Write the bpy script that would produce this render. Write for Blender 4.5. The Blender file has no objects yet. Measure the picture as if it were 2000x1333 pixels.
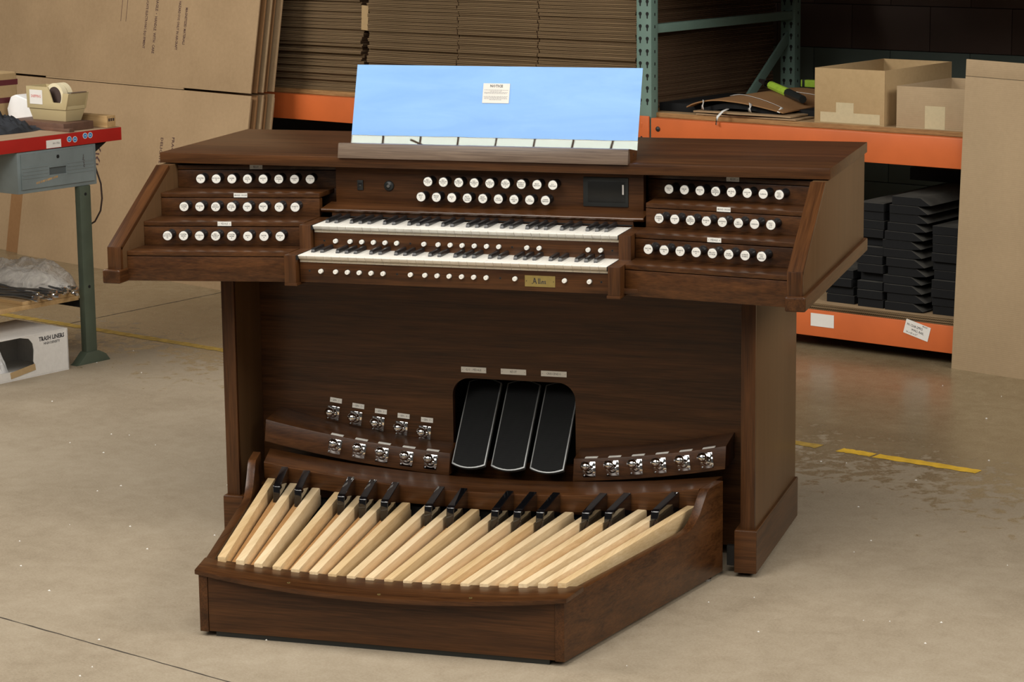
import bpy, bmesh, math, random
from mathutils import Vector, Matrix, noise
random.seed(7)
D = bpy.data
SC = bpy.context.scene
COL = SC.collection
R = math.radians

# ------------------------------------------------------------------ camera
cam = D.cameras.new('camera')
cam.lens = 4730.06 * 36 / 2000
cam.sensor_width = 36
cam.shift_x = (1000 - 993.53) / 2000
cam.shift_y = -(666.5 - 578.08) / 2000
cam.clip_end = 200
cam.dof.use_dof = False
co = D.objects.new('camera', cam)
COL.objects.link(co)
cR = Vector((0.95656953, 0.29126407, -0.01183136))
cU = Vector((-0.03936185, 0.16927478, 0.98478256))
cF = Vector((-0.28883453, 0.94154728, -0.17338779))
M = Matrix.Identity(4)
for i in range(3):
    M[i][0] = cR[i]; M[i][1] = cU[i]; M[i][2] = -cF[i]
M[0][3], M[1][3], M[2][3] = 1.96642, -5.88992, 1.86532
co.matrix_world = M
SC.camera = co
# ------------------------------------------------------------------ world, light, exposure
SC.view_settings.view_transform = 'Standard'
SC.view_settings.look = 'None'
SC.view_settings.gamma = 1
SC.view_settings.use_curve_mapping = False
SC.view_settings.exposure = 0.0
w = D.worlds.new('world'); SC.world = w; w.use_nodes = True
w.node_tree.nodes['Background'].inputs[0].default_value = (1.0, 0.93, 0.84, 1)
w.node_tree.nodes['Background'].inputs[1].default_value = 0.060
LAMP_EMIT = 7.0
LAMP_COL = (1.0, 0.955, 0.88)

def area(name, loc, target, sx, sy, power, col=(1, .95, .87)):
    l = D.lights.new(name, 'AREA'); l.shape = 'RECTANGLE'; l.size = sx; l.size_y = sy
    l.energy = power; l.color = col
    o = D.objects.new(name, l); COL.objects.link(o); o.location = loc
    o.rotation_euler = (Vector(target) - Vector(loc)).to_track_quat('-Z', 'Y').to_euler()
    return o
area('softbox_over_aisle', (0.3, -2.3, 4.3), (0, 0.1, 0.6), 3.4, 2.2, 140)
area('softbox_left_aisle', (-5.0, -0.6, 4.4), (-4.2, 4.0, 0.6), 3.0, 2.0, 325)
area('front_fill', (1.6, -5.2, 2.9), (0, 0.1, 0.8), 1.8, 1.1, 15)
area('softbox_right_aisle', (5.2, -1.2, 3.9), (1.0, 1.6, 0.5), 3.0, 2.2, 215)

# ------------------------------------------------------------------ materials
def nmat(name):
    m = D.materials.new(name); m.use_nodes = True
    nt = m.node_tree; b = nt.nodes['Principled BSDF']
    return m, nt, b
def N(nt, t, **k):
    n = nt.nodes.new(t)
    for a, v in k.items():
        if a in n.inputs: n.inputs[a].default_value = v
        else: setattr(n, a, v)
    return n
def ramp(nt, src, stops):
    r = nt.nodes.new('ShaderNodeValToRGB'); nt.links.new(src, r.inputs[0])
    el = r.color_ramp.elements
    while len(el) < len(stops): el.new(0.5)
    for e, (p, c) in zip(el, stops): e.position = p; e.color = (*c, 1) if len(c) == 3 else c
    return r.outputs[0]
def coords(nt, scale=(1, 1, 1), kind='Object'):
    tc = N(nt, 'ShaderNodeTexCoord'); mp = N(nt, 'ShaderNodeMapping')
    mp.inputs['Scale'].default_value = scale
    nt.links.new(tc.outputs[kind], mp.inputs[0]); return mp.outputs[0]
def noi(nt, vec, scale, detail=4, rough=.5, dist=0.0):
    n = N(nt, 'ShaderNodeTexNoise'); n.inputs['Scale'].default_value = scale
    n.inputs['Detail'].default_value = detail; n.inputs['Roughness'].default_value = rough
    n.inputs['Distortion'].default_value = dist
    nt.links.new(vec, n.inputs['Vector']); return n.outputs['Fac']
def bump(nt, b, h, strength, dist=.001):
    n = N(nt, 'ShaderNodeBump'); n.inputs['Strength'].default_value = strength; n.inputs['Distance'].default_value = dist
    nt.links.new(h, n.inputs['Height']); nt.links.new(n.outputs[0], b.inputs['Normal'])
def plain(name, col, rough=.5, metal=0, spec=.5, var=0.0, vs=20, bmp=0, coat=0):
    m, nt, b = nmat(name)
    b.inputs['Roughness'].default_value = rough; b.inputs['Metallic'].default_value = metal
    b.inputs['Specular IOR Level'].default_value = spec; b.inputs['Coat Weight'].default_value = coat
    b.inputs['Base Color'].default_value = (*col, 1)
    if var or bmp:
        f = noi(nt, coords(nt), vs, 5, .6)
        if var:
            lo = tuple(c * (1 - var) for c in col); hi = tuple(min(1, c * (1 + var)) for c in col)
            nt.links.new(ramp(nt, f, [(.3, lo), (.7, hi)]), b.inputs['Base Color'])
        if bmp: bump(nt, b, f, bmp, .002)
    return m
def wood(name, axis, dark, light, rough=.36, k=1.0, coat=.12):
    m, nt, b = nmat(name)
    s = [34.0, 34.0, 34.0]; s[axis] = 1.6
    v = coords(nt, tuple(x * k for x in s))
    s2 = [260.0, 260.0, 260.0]; s2[axis] = 9.0
    v2 = coords(nt, tuple(x * k for x in s2))
    s3 = [5.0, 5.0, 5.0]; s3[axis] = .55
    v3 = coords(nt, tuple(x * k for x in s3))
    a = noi(nt, v, 1.0, 5, .62, .8); f = noi(nt, v2, 1.0, 3, .6); c = noi(nt, v3, 1.0, 2, .5, 1.2)
    m1 = N(nt, 'ShaderNodeMath', operation='MULTIPLY_ADD'); nt.links.new(a, m1.inputs[0]); m1.inputs[1].default_value = .48
    m2 = N(nt, 'ShaderNodeMath', operation='MULTIPLY'); nt.links.new(f, m2.inputs[0]); m2.inputs[1].default_value = .35
    nt.links.new(m2.outputs[0], m1.inputs[2])
    m3 = N(nt, 'ShaderNodeMath', operation='MULTIPLY_ADD'); nt.links.new(c, m3.inputs[0]); m3.inputs[1].default_value = .17
    nt.links.new(m1.outputs[0], m3.inputs[2])
    mid = tuple((p + q) / 2 for p, q in zip(dark, light))
    nt.links.new(ramp(nt, m3.outputs[0], [(.40, dark), (.53, mid), (.66, light)]), b.inputs['Base Color'])
    b.inputs['Roughness'].default_value = rough; b.inputs['Specular IOR Level'].default_value = .30
    b.inputs['Coat Weight'].default_value = coat; b.inputs['Coat Roughness'].default_value = .22
    bump(nt, b, f, .05, .0004)
    return m
WD, WL_ = (.030, .0105, .0030), (.106, .0405, .0120)
WX = wood('walnut_along_x', 0, WD, WL_)
WY = wood('walnut_along_y', 1, WD, WL_)
WZ = wood('walnut_along_z', 2, WD, WL_)
WS = wood('walnut_satin_side', 2, (.090, .046, .0185), (.118, .061, .026), .45, .8, .12)
WNOSE = wood('walnut_polished_nosing', 0, WD, WL_, .16, 1.0, 1.0)
WXg = wood('walnut_open_grain', 0, (.075, .048, .034), (.20, .145, .105), .38, 1.0, .4)
MAPLE = wood('maple', 1, (.66, .49, .28), (.84, .68, .45), .38, .8, .15)
MAPLE2 = wood('maple_warm', 1, (.58, .40, .20), (.78, .60, .36), .38, .8, .15)
OAK = wood('sharp_lever_wood', 1, (.46, .24, .09), (.70, .42, .19), .42, 1.6, .1)
PLY = wood('plywood_face', 0, (.25, .16, .08), (.42, .29, .16), .7, .5, 0)
PLYE = wood('plywood_edge', 0, (.20, .10, .035), (.48, .29, .12), .7, 3.0, 0)
BENCHTOP = wood('bench_hardboard', 1, (.30, .20, .125), (.42, .30, .20), .6, .5, 0)
PINE = wood('pine_block', 0, (.36, .22, .09), (.56, .38, .19), .6, 1, 0)
FLATB = plain('brown_board', (.11, .055, .035), .55, var=.2, vs=30)
IVORY = plain('ivory_plastic', (.86, .84, .78), .22, coat=.3)
IVORYF = plain('key_front_plastic', (.72, .67, .55), .3)
KEYWOOD = plain('key_front_wood', (.48, .42, .32), .5, var=.12, vs=60)
EBONY = plain('ebony_plastic', (.012, .012, .013), .28, coat=.3)
GLOSSBLK = plain('gloss_black', (.004, .004, .005), .06, coat=1)
KNOBBLK = plain('knob_black', (.012, .012, .013), .25, coat=.2)
WHITE = plain('white_engraved_plastic', (.84, .83, .78), .3)
INK = plain('ink', (.03, .03, .035), .6)
INKB = plain('brown_ink', (.075, .035, .03), .8)
INKR = plain('red_ink', (.6, .06, .05), .7)
INKG = plain('grey_print', (.35, .35, .36), .7)
CHROME = plain('chrome', (.80, .80, .80), .06, 1)
STEEL = plain('zinc_steel', (.42, .44, .46), .32, 1)
ALU = plain('silver_edging', (.30, .31, .31), .42, .5)
DARKMET = plain('dark_metal', (.03, .03, .03), .45, .5)
BRASS = plain('brass', (.46, .36, .13), .38, .8, var=.06, vs=90)
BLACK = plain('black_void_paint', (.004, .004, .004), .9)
PLASTBLK = plain('black_plastic', (.016, .019, .019), .38)
SCREEN = plain('screen_glass', (.008, .009, .009), .30)
PAPER = plain('paper', (.72, .70, .66), .7, var=.04, vs=8)
ORANGE = plain('orange_beam_paint', (.56, .125, .03), .42, var=.08, vs=5, bmp=.05)
TEAL = plain('teal_rack_paint', (.135, .215, .185), .45, var=.07, vs=7)
REDP = plain('red_paint', (.40, .016, .012), .4, var=.1, vs=6)
GREYP = plain('grey_cabinet_paint', (.17, .205, .21), .42, var=.12, vs=9)
GREYD = plain('drawer_recess_shade', (.07, .085, .088), .6)  # cabinet grey darkened: recess shade painted into the finger pull
GREENP = plain('bench_leg_green_paint', (.060, .078, .055), .45, var=.15, vs=12)
FOAM = plain('black_foam', (.007, .0075, .0085), .8, 0, .22, var=.2, vs=4)
DUST_LIT = plain('dusty_lit_foam_top', (.050, .047, .040), .9, var=.5, vs=9)  # dust on the tops, plus light painted into the sloped edges
BEIGEP = plain('beige_plastic', (.44, .36, .20), .4)
TAPEW = plain('cream_tape', (.72, .64, .44), .45)
CORE = plain('tape_core', (.05, .03, .025), .7)
WHITEBAG = plain('white_plastic_bag', (.78, .78, .78), .35, var=.04, vs=14, bmp=.3)
CLOTH = plain('black_cloth', (.012, .014, .019), .9, var=.3, vs=20, bmp=.3)
MASK = plain('beige_paper_tape', (.50, .42, .26), .6, var=.06, vs=60)
STRAP = plain('white_strap', (.68, .68, .66), .35)
YELLOWW = plain('worn_yellow_floor_paint', (.38, .25, .05), .6, var=.35, vs=30)
YELLOWF = plain('yellow_floor_paint', (.68, .42, .035), .6, var=.2, vs=25)
GREENT = plain('lime_plastic', (.33, .52, .05), .45, var=.15, vs=40)
DARKJ = plain('floor_joint_dark', (.05, .04, .03), .9)
BLUEST = plain('blue_sticker', (.05, .22, .50), .4)
WTILE = plain('white_light_frame', (.7, .7, .7), .5)
RUBBER_SLAT = plain('lamp_slat_dark', (.10, .08, .06), .6)
# ribbed rubber
RUB, nt, b = nmat('ribbed_rubber')
b.inputs['Base Color'].default_value = (.0035, .004, .0042, 1); b.inputs['Roughness'].default_value = .55; b.inputs['Specular IOR Level'].default_value = .22
wv = N(nt, 'ShaderNodeTexWave'); wv.bands_direction = 'Y'; wv.inputs['Scale'].default_value = 95
nt.links.new(coords(nt), wv.inputs[0]); bump(nt, b, wv.outputs['Fac'], .35, .001)
# corrugated cardboard
def card(name, lo, hi, ribs=None, rscale=120, rough=.8, rb=.15):
    m, nt, b = nmat(name)
    f = noi(nt, coords(nt), 55, 6, .7); g = noi(nt, coords(nt), 3.0, 3, .5)
    a = N(nt, 'ShaderNodeMath', operation='MULTIPLY_ADD'); nt.links.new(f, a.inputs[0]); a.inputs[1].default_value = .45
    h = N(nt, 'ShaderNodeMath', operation='MULTIPLY'); nt.links.new(g, h.inputs[0]); h.inputs[1].default_value = .55
    nt.links.new(h.outputs[0], a.inputs[2])
    nt.links.new(ramp(nt, a.outputs[0], [(.35, lo), (.65, hi)]), b.inputs['Base Color'])
    b.inputs['Roughness'].default_value = rough; b.inputs['Specular IOR Level'].default_value = .25
    if ribs:
        wv = N(nt, 'ShaderNodeTexWave'); wv.bands_direction = ribs; wv.inputs['Scale'].default_value = rscale
        wv.inputs['Distortion'].default_value = .4
        nt.links.new(coords(nt), wv.inputs[0]); bump(nt, b, wv.outputs['Fac'], rb, .0015)
    return m
CARD = card('kraft_cardboard', (.30, .205, .115), (.375, .26, .15))
CARDL = card('light_kraft_cardboard', (.36, .265, .16), (.42, .31, .19), 'Z', 42, rb=.10)
CARDD = card('brown_kraft_board', (.23, .12, .05), (.28, .15, .065))
CARDB = card('box_kraft', (.36, .25, .125), (.44, .31, .165))
CARDW = card('white_box_card', (.60, .58, .55), (.72, .70, .67), 'Y', 60, rb=.15)
def fluted(name, lo, hi, axis):
    m, nt, b = nmat(name)
    tc = N(nt, 'ShaderNodeTexCoord'); sp = N(nt, 'ShaderNodeSeparateXYZ'); nt.links.new(tc.outputs['Object'], sp.inputs[0])
    mx = N(nt, 'ShaderNodeMath', operation='MULTIPLY'); nt.links.new(sp.outputs[axis], mx.inputs[0]); mx.inputs[1].default_value = 2 * math.pi / .0085
    sn = N(nt, 'ShaderNodeMath', operation='SINE'); nt.links.new(mx.outputs[0], sn.inputs[0])
    mz = N(nt, 'ShaderNodeMath', operation='MULTIPLY'); nt.links.new(sp.outputs[2], mz.inputs[0]); mz.inputs[1].default_value = 2 * math.pi / .0078
    sz = N(nt, 'ShaderNodeMath', operation='SINE'); nt.links.new(mz.outputs[0], sz.inputs[0])
    ml = N(nt, 'ShaderNodeMath', operation='MULTIPLY'); nt.links.new(sn.outputs[0], ml.inputs[0]); nt.links.new(sz.outputs[0], ml.inputs[1])
    g = noi(nt, coords(nt, (2, 2, 300)), 1.0, 2, .5)
    ad = N(nt, 'ShaderNodeMath', operation='MULTIPLY_ADD'); nt.links.new(ml.outputs[0], ad.inputs[0]); ad.inputs[1].default_value = .22; nt.links.new(g, ad.inputs[2])
    nt.links.new(ramp(nt, ad.outputs[0], [(.30, lo), (.70, hi)]), b.inputs['Base Color'])
    b.inputs['Roughness'].default_value = .9; b.inputs['Specular IOR Level'].default_value = .1
    return m
FLX = fluted('fluted_edge_front', (.05, .033, .018), (.23, .155, .085), 0)
FLY = fluted('fluted_edge_side_shaded', (.035, .02, .012), (.15, .088, .05), 1)  # stack sides coloured darker than the fronts to carry the bay's shade
# blue protective film
FILM, nt, b = nmat('blue_protective_film')
f = noi(nt, coords(nt, (1.2, 1, 6)), 3.0, 4, .6, .6)
nt.links.new(ramp(nt, f, [(.3, (.15, .36, .78)), (.7, (.20, .43, .84))]), b.inputs['Base Color'])
b.inputs['Roughness'].default_value = .30; b.inputs['Specular IOR Level'].default_value = .40
g = noi(nt, coords(nt, (30, 1, 1.5)), 1.5, 4, .6)
bump(nt, b, g, .10, .002)
# clear acrylic
ACR, nt, b = nmat('clear_acrylic')
b.inputs['Base Color'].default_value = (.93, .99, .97, 1); b.inputs['Roughness'].default_value = .0
b.inputs['IOR'].default_value = 1.49
tr = N(nt, 'ShaderNodeBsdfTransparent'); tr.inputs[0].default_value = (.90, .96, .94, 1)
gl = N(nt, 'ShaderNodeBsdfGlossy'); gl.inputs['Roughness'].default_value = .01; gl.inputs['Color'].default_value = (.92, 1, .97, 1)
fr = N(nt, 'ShaderNodeFresnel'); fr.inputs[0].default_value = 1.7
mx = N(nt, 'ShaderNodeMixShader'); nt.links.new(fr.outputs[0], mx.inputs[0]); nt.links.new(tr.outputs[0], mx.inputs[1]); nt.links.new(gl.outputs[0], mx.inputs[2])
nt.links.new(mx.outputs[0], nt.nodes['Material Output'].inputs[0])
# clear polythene
POLY, nt, b = nmat('clear_polythene')
tr = N(nt, 'ShaderNodeBsdfTransparent'); tr.inputs[0].default_value = (.95, .94, .92, 1)
f = noi(nt, coords(nt), 14, 5, .7, 1.5)
b.inputs['Base Color'].default_value = (.62, .58, .53, 1); b.inputs['Roughness'].default_value = .12
mx = N(nt, 'ShaderNodeMixShader'); nt.links.new(ramp(nt, f, [(.35, (.25, .25, .25)), (.65, (.8, .8, .8))]), mx.inputs[0])
nt.links.new(tr.outputs[0], mx.inputs[1]); nt.links.new(b.outputs[0], mx.inputs[2])
nt.links.new(mx.outputs[0], nt.nodes['Material Output'].inputs[0]); bump(nt, b, f, .9, .01)
# luminous diffuser
LUM, nt, b = nmat('lamp_diffuser')
em = N(nt, 'ShaderNodeEmission'); em.inputs[0].default_value = (*LAMP_COL, 1); em.inputs[1].default_value = LAMP_EMIT
nt.links.new(em.outputs[0], nt.nodes['Material Output'].inputs[0])
# concrete floor: matt worn aisle in front of the yellow line, polished sealer behind it
FLOOR, nt, b = nmat('concrete_floor')
v = coords(nt)
n1 = noi(nt, v, 1.1, 6, .6, .4); n2 = noi(nt, v, 17, 7, .74, .35); n3 = noi(nt, v, 150, 5, .85); n4 = noi(nt, v, 4.2, 5, .65, .8)
def mad(a, k, c):
    x = N(nt, 'ShaderNodeMath', operation='MULTIPLY_ADD'); nt.links.new(a, x.inputs[0]); x.inputs[1].default_value = k
    if isinstance(c, (int, float)): x.inputs[2].default_value = c
    else: nt.links.new(c, x.inputs[2])
    return x.outputs[0]
s_ = mad(n1, .22, mad(n2, .22, mad(n3, .42, mad(n4, .14, 0.0))))
c_front = ramp(nt, s_, [(.36, (.215, .168, .112)), (.50, (.328, .270, .194)), (.62, (.40, .34, .255))])
c_back = ramp(nt, s_, [(.38, (.15, .105, .055)), (.50, (.225, .172, .10)), (.62, (.32, .26, .165))])
sp = N(nt, 'ShaderNodeSeparateXYZ'); tc = N(nt, 'ShaderNodeTexCoord'); nt.links.new(tc.outputs['Object'], sp.inputs[0])
edge = mad(n2, 2.4, mad(n4, .9, mad(sp.outputs[1], .75, -2.40)))
zone = ramp(nt, edge, [(.40, (0, 0, 0)), (.60, (1, 1, 1))])
mc = N(nt, 'ShaderNodeMix', data_type='RGBA'); nt.links.new(zone, mc.inputs[0]); nt.links.new(c_front, mc.inputs[6]); nt.links.new(c_back, mc.inputs[7])
nt.links.new(mc.outputs[2], b.inputs['Base Color'])
rr = N(nt, 'ShaderNodeMapRange'); nt.links.new(zone, rr.inputs[0]); rr.inputs[3].default_value = .66; rr.inputs[4].default_value = .19
nt.links.new(mad(n4, .12, rr.outputs[0]), b.inputs['Roughness'])
b.inputs['Specular IOR Level'].default_value = .45
bump(nt, b, mad(n2, .6, mad(n3, .4, 0.0)), .16, .003)
TEALW = plain('teal_wall_paint', (.085, .115, .10), .7, var=.1, vs=3)
BROWNW = plain('brown_wall_paint', (.060, .036, .027), .7, var=.1, vs=3)
MORTAR = plain('painted_mortar', (.040, .032, .026), .9)

# ------------------------------------------------------------------ mesh builder
class MB:
    def __init__(s): s.v = []; s.f = []; s.m = []; s.mats = []; s.T = Matrix.Identity(4)
    def mi(s, mat):
        if mat not in s.mats: s.mats.append(mat)
        return s.mats.index(mat)
    def add(s, vs, fs, mat):
        o = len(s.v); i = s.mi(mat)
        s.v += [tuple(s.T @ Vector(p)) for p in vs]
        for f in fs: s.f.append(tuple(o + k for k in f)); s.m.append(i)
        return s
    def box(s, x0, x1, y0, y1, z0, z1, mat):
        return s.add([(x0, y0, z0), (x1, y0, z0), (x1, y1, z0), (x0, y1, z0), (x0, y0, z1), (x1, y0, z1), (x1, y1, z1), (x0, y1, z1)],
                     [(0, 3, 2, 1), (4, 5, 6, 7), (0, 1, 5, 4), (1, 2, 6, 5), (2, 3, 7, 6), (3, 0, 4, 7)], mat)
    def loft(s, rings, mat, cap=True):
        """closed rings of equal length joined end to end"""
        n = len(rings[0]); vs = [p for r in rings for p in r]; fs = []
        for j in range(len(rings) - 1):
            for i in range(n):
                k = (i + 1) % n; fs.append((j * n + i, j * n + k, (j + 1) * n + k, (j + 1) * n + i))
        if cap: fs.append(tuple(range(n - 1, -1, -1))); fs.append(tuple((len(rings) - 1) * n + i for i in range(n)))
        return s.add(vs, fs, mat)
    def prism(s, pts, fn, a, b, mat):
        return s.loft([[fn(p, q, a) for p, q in pts], [fn(p, q, b) for p, q in pts]], mat)
    def lathe(s, prof, mat, n=20, M=None, cap=True):
        rings = []
        for r, z in prof:
            rings.append([(r * math.cos(2 * math.pi * i / n), r * math.sin(2 * math.pi * i / n), z) for i in range(n)])
        if M is not None: rings = [[tuple(M @ Vector(p)) for p in r] for r in rings]
        return s.loft(rings, mat, cap)
    def tube(s, pts, r, mat, n=8):
        P = [Vector(p) for p in pts]; rings = []
        for i, p in enumerate(P):
            d = (P[min(i + 1, len(P) - 1)] - P[max(i - 1, 0)]).normalized()
            a = d.orthogonal().normalized() if i == 0 else (a - d * a.dot(d)).normalized()
            c = d.cross(a); rr = r[i] if isinstance(r, (list, tuple)) else r
            rings.append([tuple(p + (a * math.cos(2 * math.pi * k / n) + c * math.sin(2 * math.pi * k / n)) * rr) for k in range(n)])
        return s.loft(rings, mat)
    def text(s, body, size, M, mat, align='CENTER', sx=1.0, extra=0):
        c = D.curves.new('t', 'FONT'); c.body = body; c.size = size; c.align_x = align; c.align_y = 'CENTER'; c.resolution_u = 1; c.space_line = .95
        c.offset = extra
        o = D.objects.new('t', c); me = D.meshes.new_from_object(o)
        S = Matrix.Diagonal((sx, 1, 1, 1))
        s.add([tuple(M @ (S @ v.co)) for v in me.vertices], [tuple(p.vertices) for p in me.polygons], mat)
        D.objects.remove(o); D.curves.remove(c); D.meshes.remove(me)
        return s
    def mesh(s, name, bev=0, seg=2, smooth=True, ang=32):
        me = D.meshes.new(name); me.from_pydata(s.v, [], s.f)
        for m in s.mats: me.materials.append(m)
        me.polygons.foreach_set('material_index', s.m)
        bm = bmesh.new(); bm.from_mesh(me)
        if bev:
            ed = [e for e in bm.edges if e.is_manifold and len(e.link_faces) == 2 and e.calc_face_angle(0) > R(28)]
            bmesh.ops.bevel(bm, geom=ed, offset=bev, offset_type='OFFSET', segments=seg, profile=.6, affect='EDGES', clamp_overlap=True)
        closed = [f for f in bm.faces if all(e.is_manifold for e in f.edges)]
        if closed: bmesh.ops.recalc_face_normals(bm, faces=closed)
        bm.to_mesh(me); bm.free()
        if smooth:
            me.polygons.foreach_set('use_smooth', [True] * len(me.polygons))
            me.set_sharp_from_angle(angle=R(ang))
        me.update(); return me

# ------------------------------------------------------------------ objects
TH = R(22)
def W(s, t, z=0):   # room frame (along rack, away from camera, up) to world
    return Vector((s * math.cos(TH) + t * math.sin(TH), -s * math.sin(TH) + t * math.cos(TH), z))
BASE = {}
def setp(o, label=None, cat=None, group=None, kind=None):
    if label: o['label'] = label
    if cat: o['category'] = cat
    if group: o['group'] = group
    if kind: o['kind'] = kind
def root(name, label, cat, base, room=False, group=None, kind=None):
    o = D.objects.new(name, None); COL.objects.link(o); o.empty_display_size = .1
    o.location = W(*base) if room else Vector(base)
    if room: o.rotation_euler = (0, 0, -TH)
    BASE[o] = Vector(base); setp(o, label, cat, group, kind)
    return o
def put(name, me, parent, loc=None, rot=None, label=None, mat4=None):
    o = D.objects.new(name, me); COL.objects.link(o)
    if parent is not None:
        o.parent = parent
        if parent in BASE: o.matrix_parent_inverse = Matrix.Translation(-BASE[parent])
    if mat4 is not None: o.matrix_basis = mat4
    if loc is not None: o.location = loc
    if rot is not None: o.rotation_euler = rot
    if label: o['label'] = label
    return o
def single(name, mb, label, cat, base, room=True, rz=0, group=None, kind=None, bev=0, seg=2, me=None, rot=None):
    """a thing that is one mesh, modelled round its own origin"""
    if me is None: me = mb.mesh(name, bev, seg)
    o = D.objects.new(name, me); COL.objects.link(o)
    o.location = W(*base) if room else Vector(base)
    o.rotation_euler = (0, 0, (-TH if room else 0) + rz)
    if rot: o.rotation_euler = rot
    setp(o, label, cat, group, kind); return o
def bx(name, x0, x1, y0, y1, z0, z1, mat, parent, bev=.0012, label=None, seg=2):
    return put(name, MB().box(x0, x1, y0, y1, z0, z1, mat).mesh(name, bev, seg), parent, label=label)
XN = lambda p, q, a: (a, p, q)      # profile in (y, z) extruded along x
ZN = lambda p, q, a: (p, q, a)      # profile in (x, y) extruded along z
YN = lambda p, q, a: (p, a, q)      # profile in (x, z) extruded along y
def Mfront(x, y, z, rx=90, rz=0):   # matrix for text standing up and facing -y
    return Matrix.Translation((x, y, z)) @ Matrix.Rotation(R(rz), 4, 'Z') @ Matrix.Rotation(R(rx), 4, 'X')

# ================================================================== STRUCTURE
m = MB().box(-9, 9, -9, 9, -.05, 0, FLOOR)
floor = D.objects.new('floor', m.mesh('floor', smooth=False)); COL.objects.link(floor)
floor.rotation_euler = (0, 0, -TH); floor['kind'] = 'structure'
# saw-cut joints in the slab (room frame)
def strip(name, pts, w_, mat, parent, z=.0006, jag=0.0, n=60):
    a, c = Vector((*pts[0], 0)), Vector((*pts[1], 0)); d = (c - a); L = d.length; d.normalize(); p = Vector((-d.y, d.x, 0)); vs = []; fs = []
    for i in range(n + 1):
        q = a + d * L * i / n
        w1 = w_ * (1 + jag * (random.random() - .5)); w2 = w_ * (1 + jag * (random.random() - .5))
        vs += [tuple(q + p * w1 / 2 + Vector((0, 0, z))), tuple(q - p * w2 / 2 + Vector((0, 0, z)))]
    for i in range(n): fs.append((2 * i, 2 * i + 1, 2 * i + 3, 2 * i + 2))
    return put(name, MB().add(vs, fs, mat).mesh(name, smooth=False), parent)
strip('floor_joint', ((-4.5, -.925), (3, -.935)), .0045, DARKJ, floor, jag=1.2, n=220)
strip('floor_joint', ((-3.74, 1.87), (-3.765, 2.90)), .006, DARKJ, floor, jag=1.0)
for a, c in (((-5.2, 1.893), (-2.0, 1.872)), ((-1.9, 1.872), (-.03, 1.877)), ((.045, 1.88), (.17, 1.88)), ((.18, 1.879), (.545, 1.882))):
    strip('yellow_floor_stripe', (a, c), .050, YELLOWW if a[0] < -1 else YELLOWF, floor, z=.001, jag=.30, n=int(40 * (c[0] - a[0]) + 8))
wb = MB().box(-6, 3, 4.86, 5.0, 0, 3.2, MORTAR)
wall = D.objects.new('wall_back', wb.mesh('wall_back', smooth=False)); COL.objects.link(wall); wall.rotation_euler = (0, 0, -TH); wall['kind'] = 'structure'
me_t = MB().box(-.1985, .1985, -.03, 0, 0, .197, TEALW).mesh('concrete_block', .0015)
me_b = MB().box(-.1985, .1985, -.03, 0, 0, .197, BROWNW).mesh('concrete_block_brown', .0015)
for r_ in range(11):
    for c_ in range(8):
        s0 = -2.3 + .4 * c_ + (.2 if r_ % 2 else 0)
        if s0 > .5: continue
        z0 = .047 + .2 * (r_ - 1)
        if z0 < 0: continue
        put('concrete_block', me_b if z0 > 1.0 else me_t, wall, loc=(s0, 4.862, z0))

# ================================================================== ceiling light (seen mirrored in the music desk)
LP = Vector((-1.85, -4.9, 4.0))
cl = root('ceiling_light', 'large white ceiling light panel with dark cross slats behind the camera', 'ceiling light', (LP.x, LP.y, LP.z))
cl.rotation_euler = (0, 0, R(-19.6))
def Lb(name, x0, x1, y0, y1, z0, z1, mat): return bx(name, LP.x + x0, LP.x + x1, LP.y + y0, LP.y + y1, LP.z + z0, LP.z + z1, mat, cl, 0)
Lb('diffuser', -1.6, 1.6, -2.2, 1.6, .02, .03, LUM)
for a in ((-1.65, -1.6, -2.25, 1.65), (1.6, 1.65, -2.25, 1.65), (-1.65, 1.65, -2.25, -2.2), (-1.65, 1.65, 1.6, 1.65)): Lb('frame', *a, -.03, .06, WTILE)
for i in range(-7, 8): Lb('slat', i * .2 - .005, i * .2 + .005, -2.2, 1.6, -.012, .018, RUBBER_SLAT)
cb = MB().tube([(LP.x + .9 - i * .15, LP.y - .5 + .05 * i, LP.z - .05 - .05 * math.sin(i / 9 * 3.1)) for i in range(10)], .006, RUBBER_SLAT)
put('cable', cb.mesh('cable'), cl)

# ================================================================== ORGAN CONSOLE
oc = root('organ_console', 'dark walnut two-manual organ console with stepped stop jambs and blue-filmed music desk', 'organ', (0, .55, 0))
TA = .178
def jam(side, inner=.4605):
    """one terraced jamb; side -1 left, +1 right. faces turn in towards the player"""
    def P(xa, y0, z): return (side * xa, y0 + (.8996 - xa) * TA, z)
    def board(name, y0, y1, z0, z1, mat=WX, bev=.0014, inner=inner):
        pr = [(y0, z0), (y1, z0), (y1, z1), (y0, z1)]
        mb = MB(); mb.loft([[P(.8990, *p) for p in pr], [P(inner, *p) for p in pr]], mat)
        return put(name, mb.mesh(name, bev), oc)
    board('apron_board', -.042, -.02, .787, .8535)
    board('tread_board', -.042, .074, .8555, .868)
    board('riser_board', .068, .09, .868, .9185)
    board('tread_board', .068, .189, .9205, .933)
    board('riser_board', .183, .205, .933, .982)
    board('tread_board', .183, .304, .984, .9965)
    board('riser_board', .298, .32, .9965, 1.0455, inner=.4380)
    board('riser_filler', .2985, .33, .950, .9962, inner=.4380)
    board('tread_board', .298, .33, .0475 + 1.0, 1.060, inner=.4380)
jam(-1); jam(1)
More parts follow.
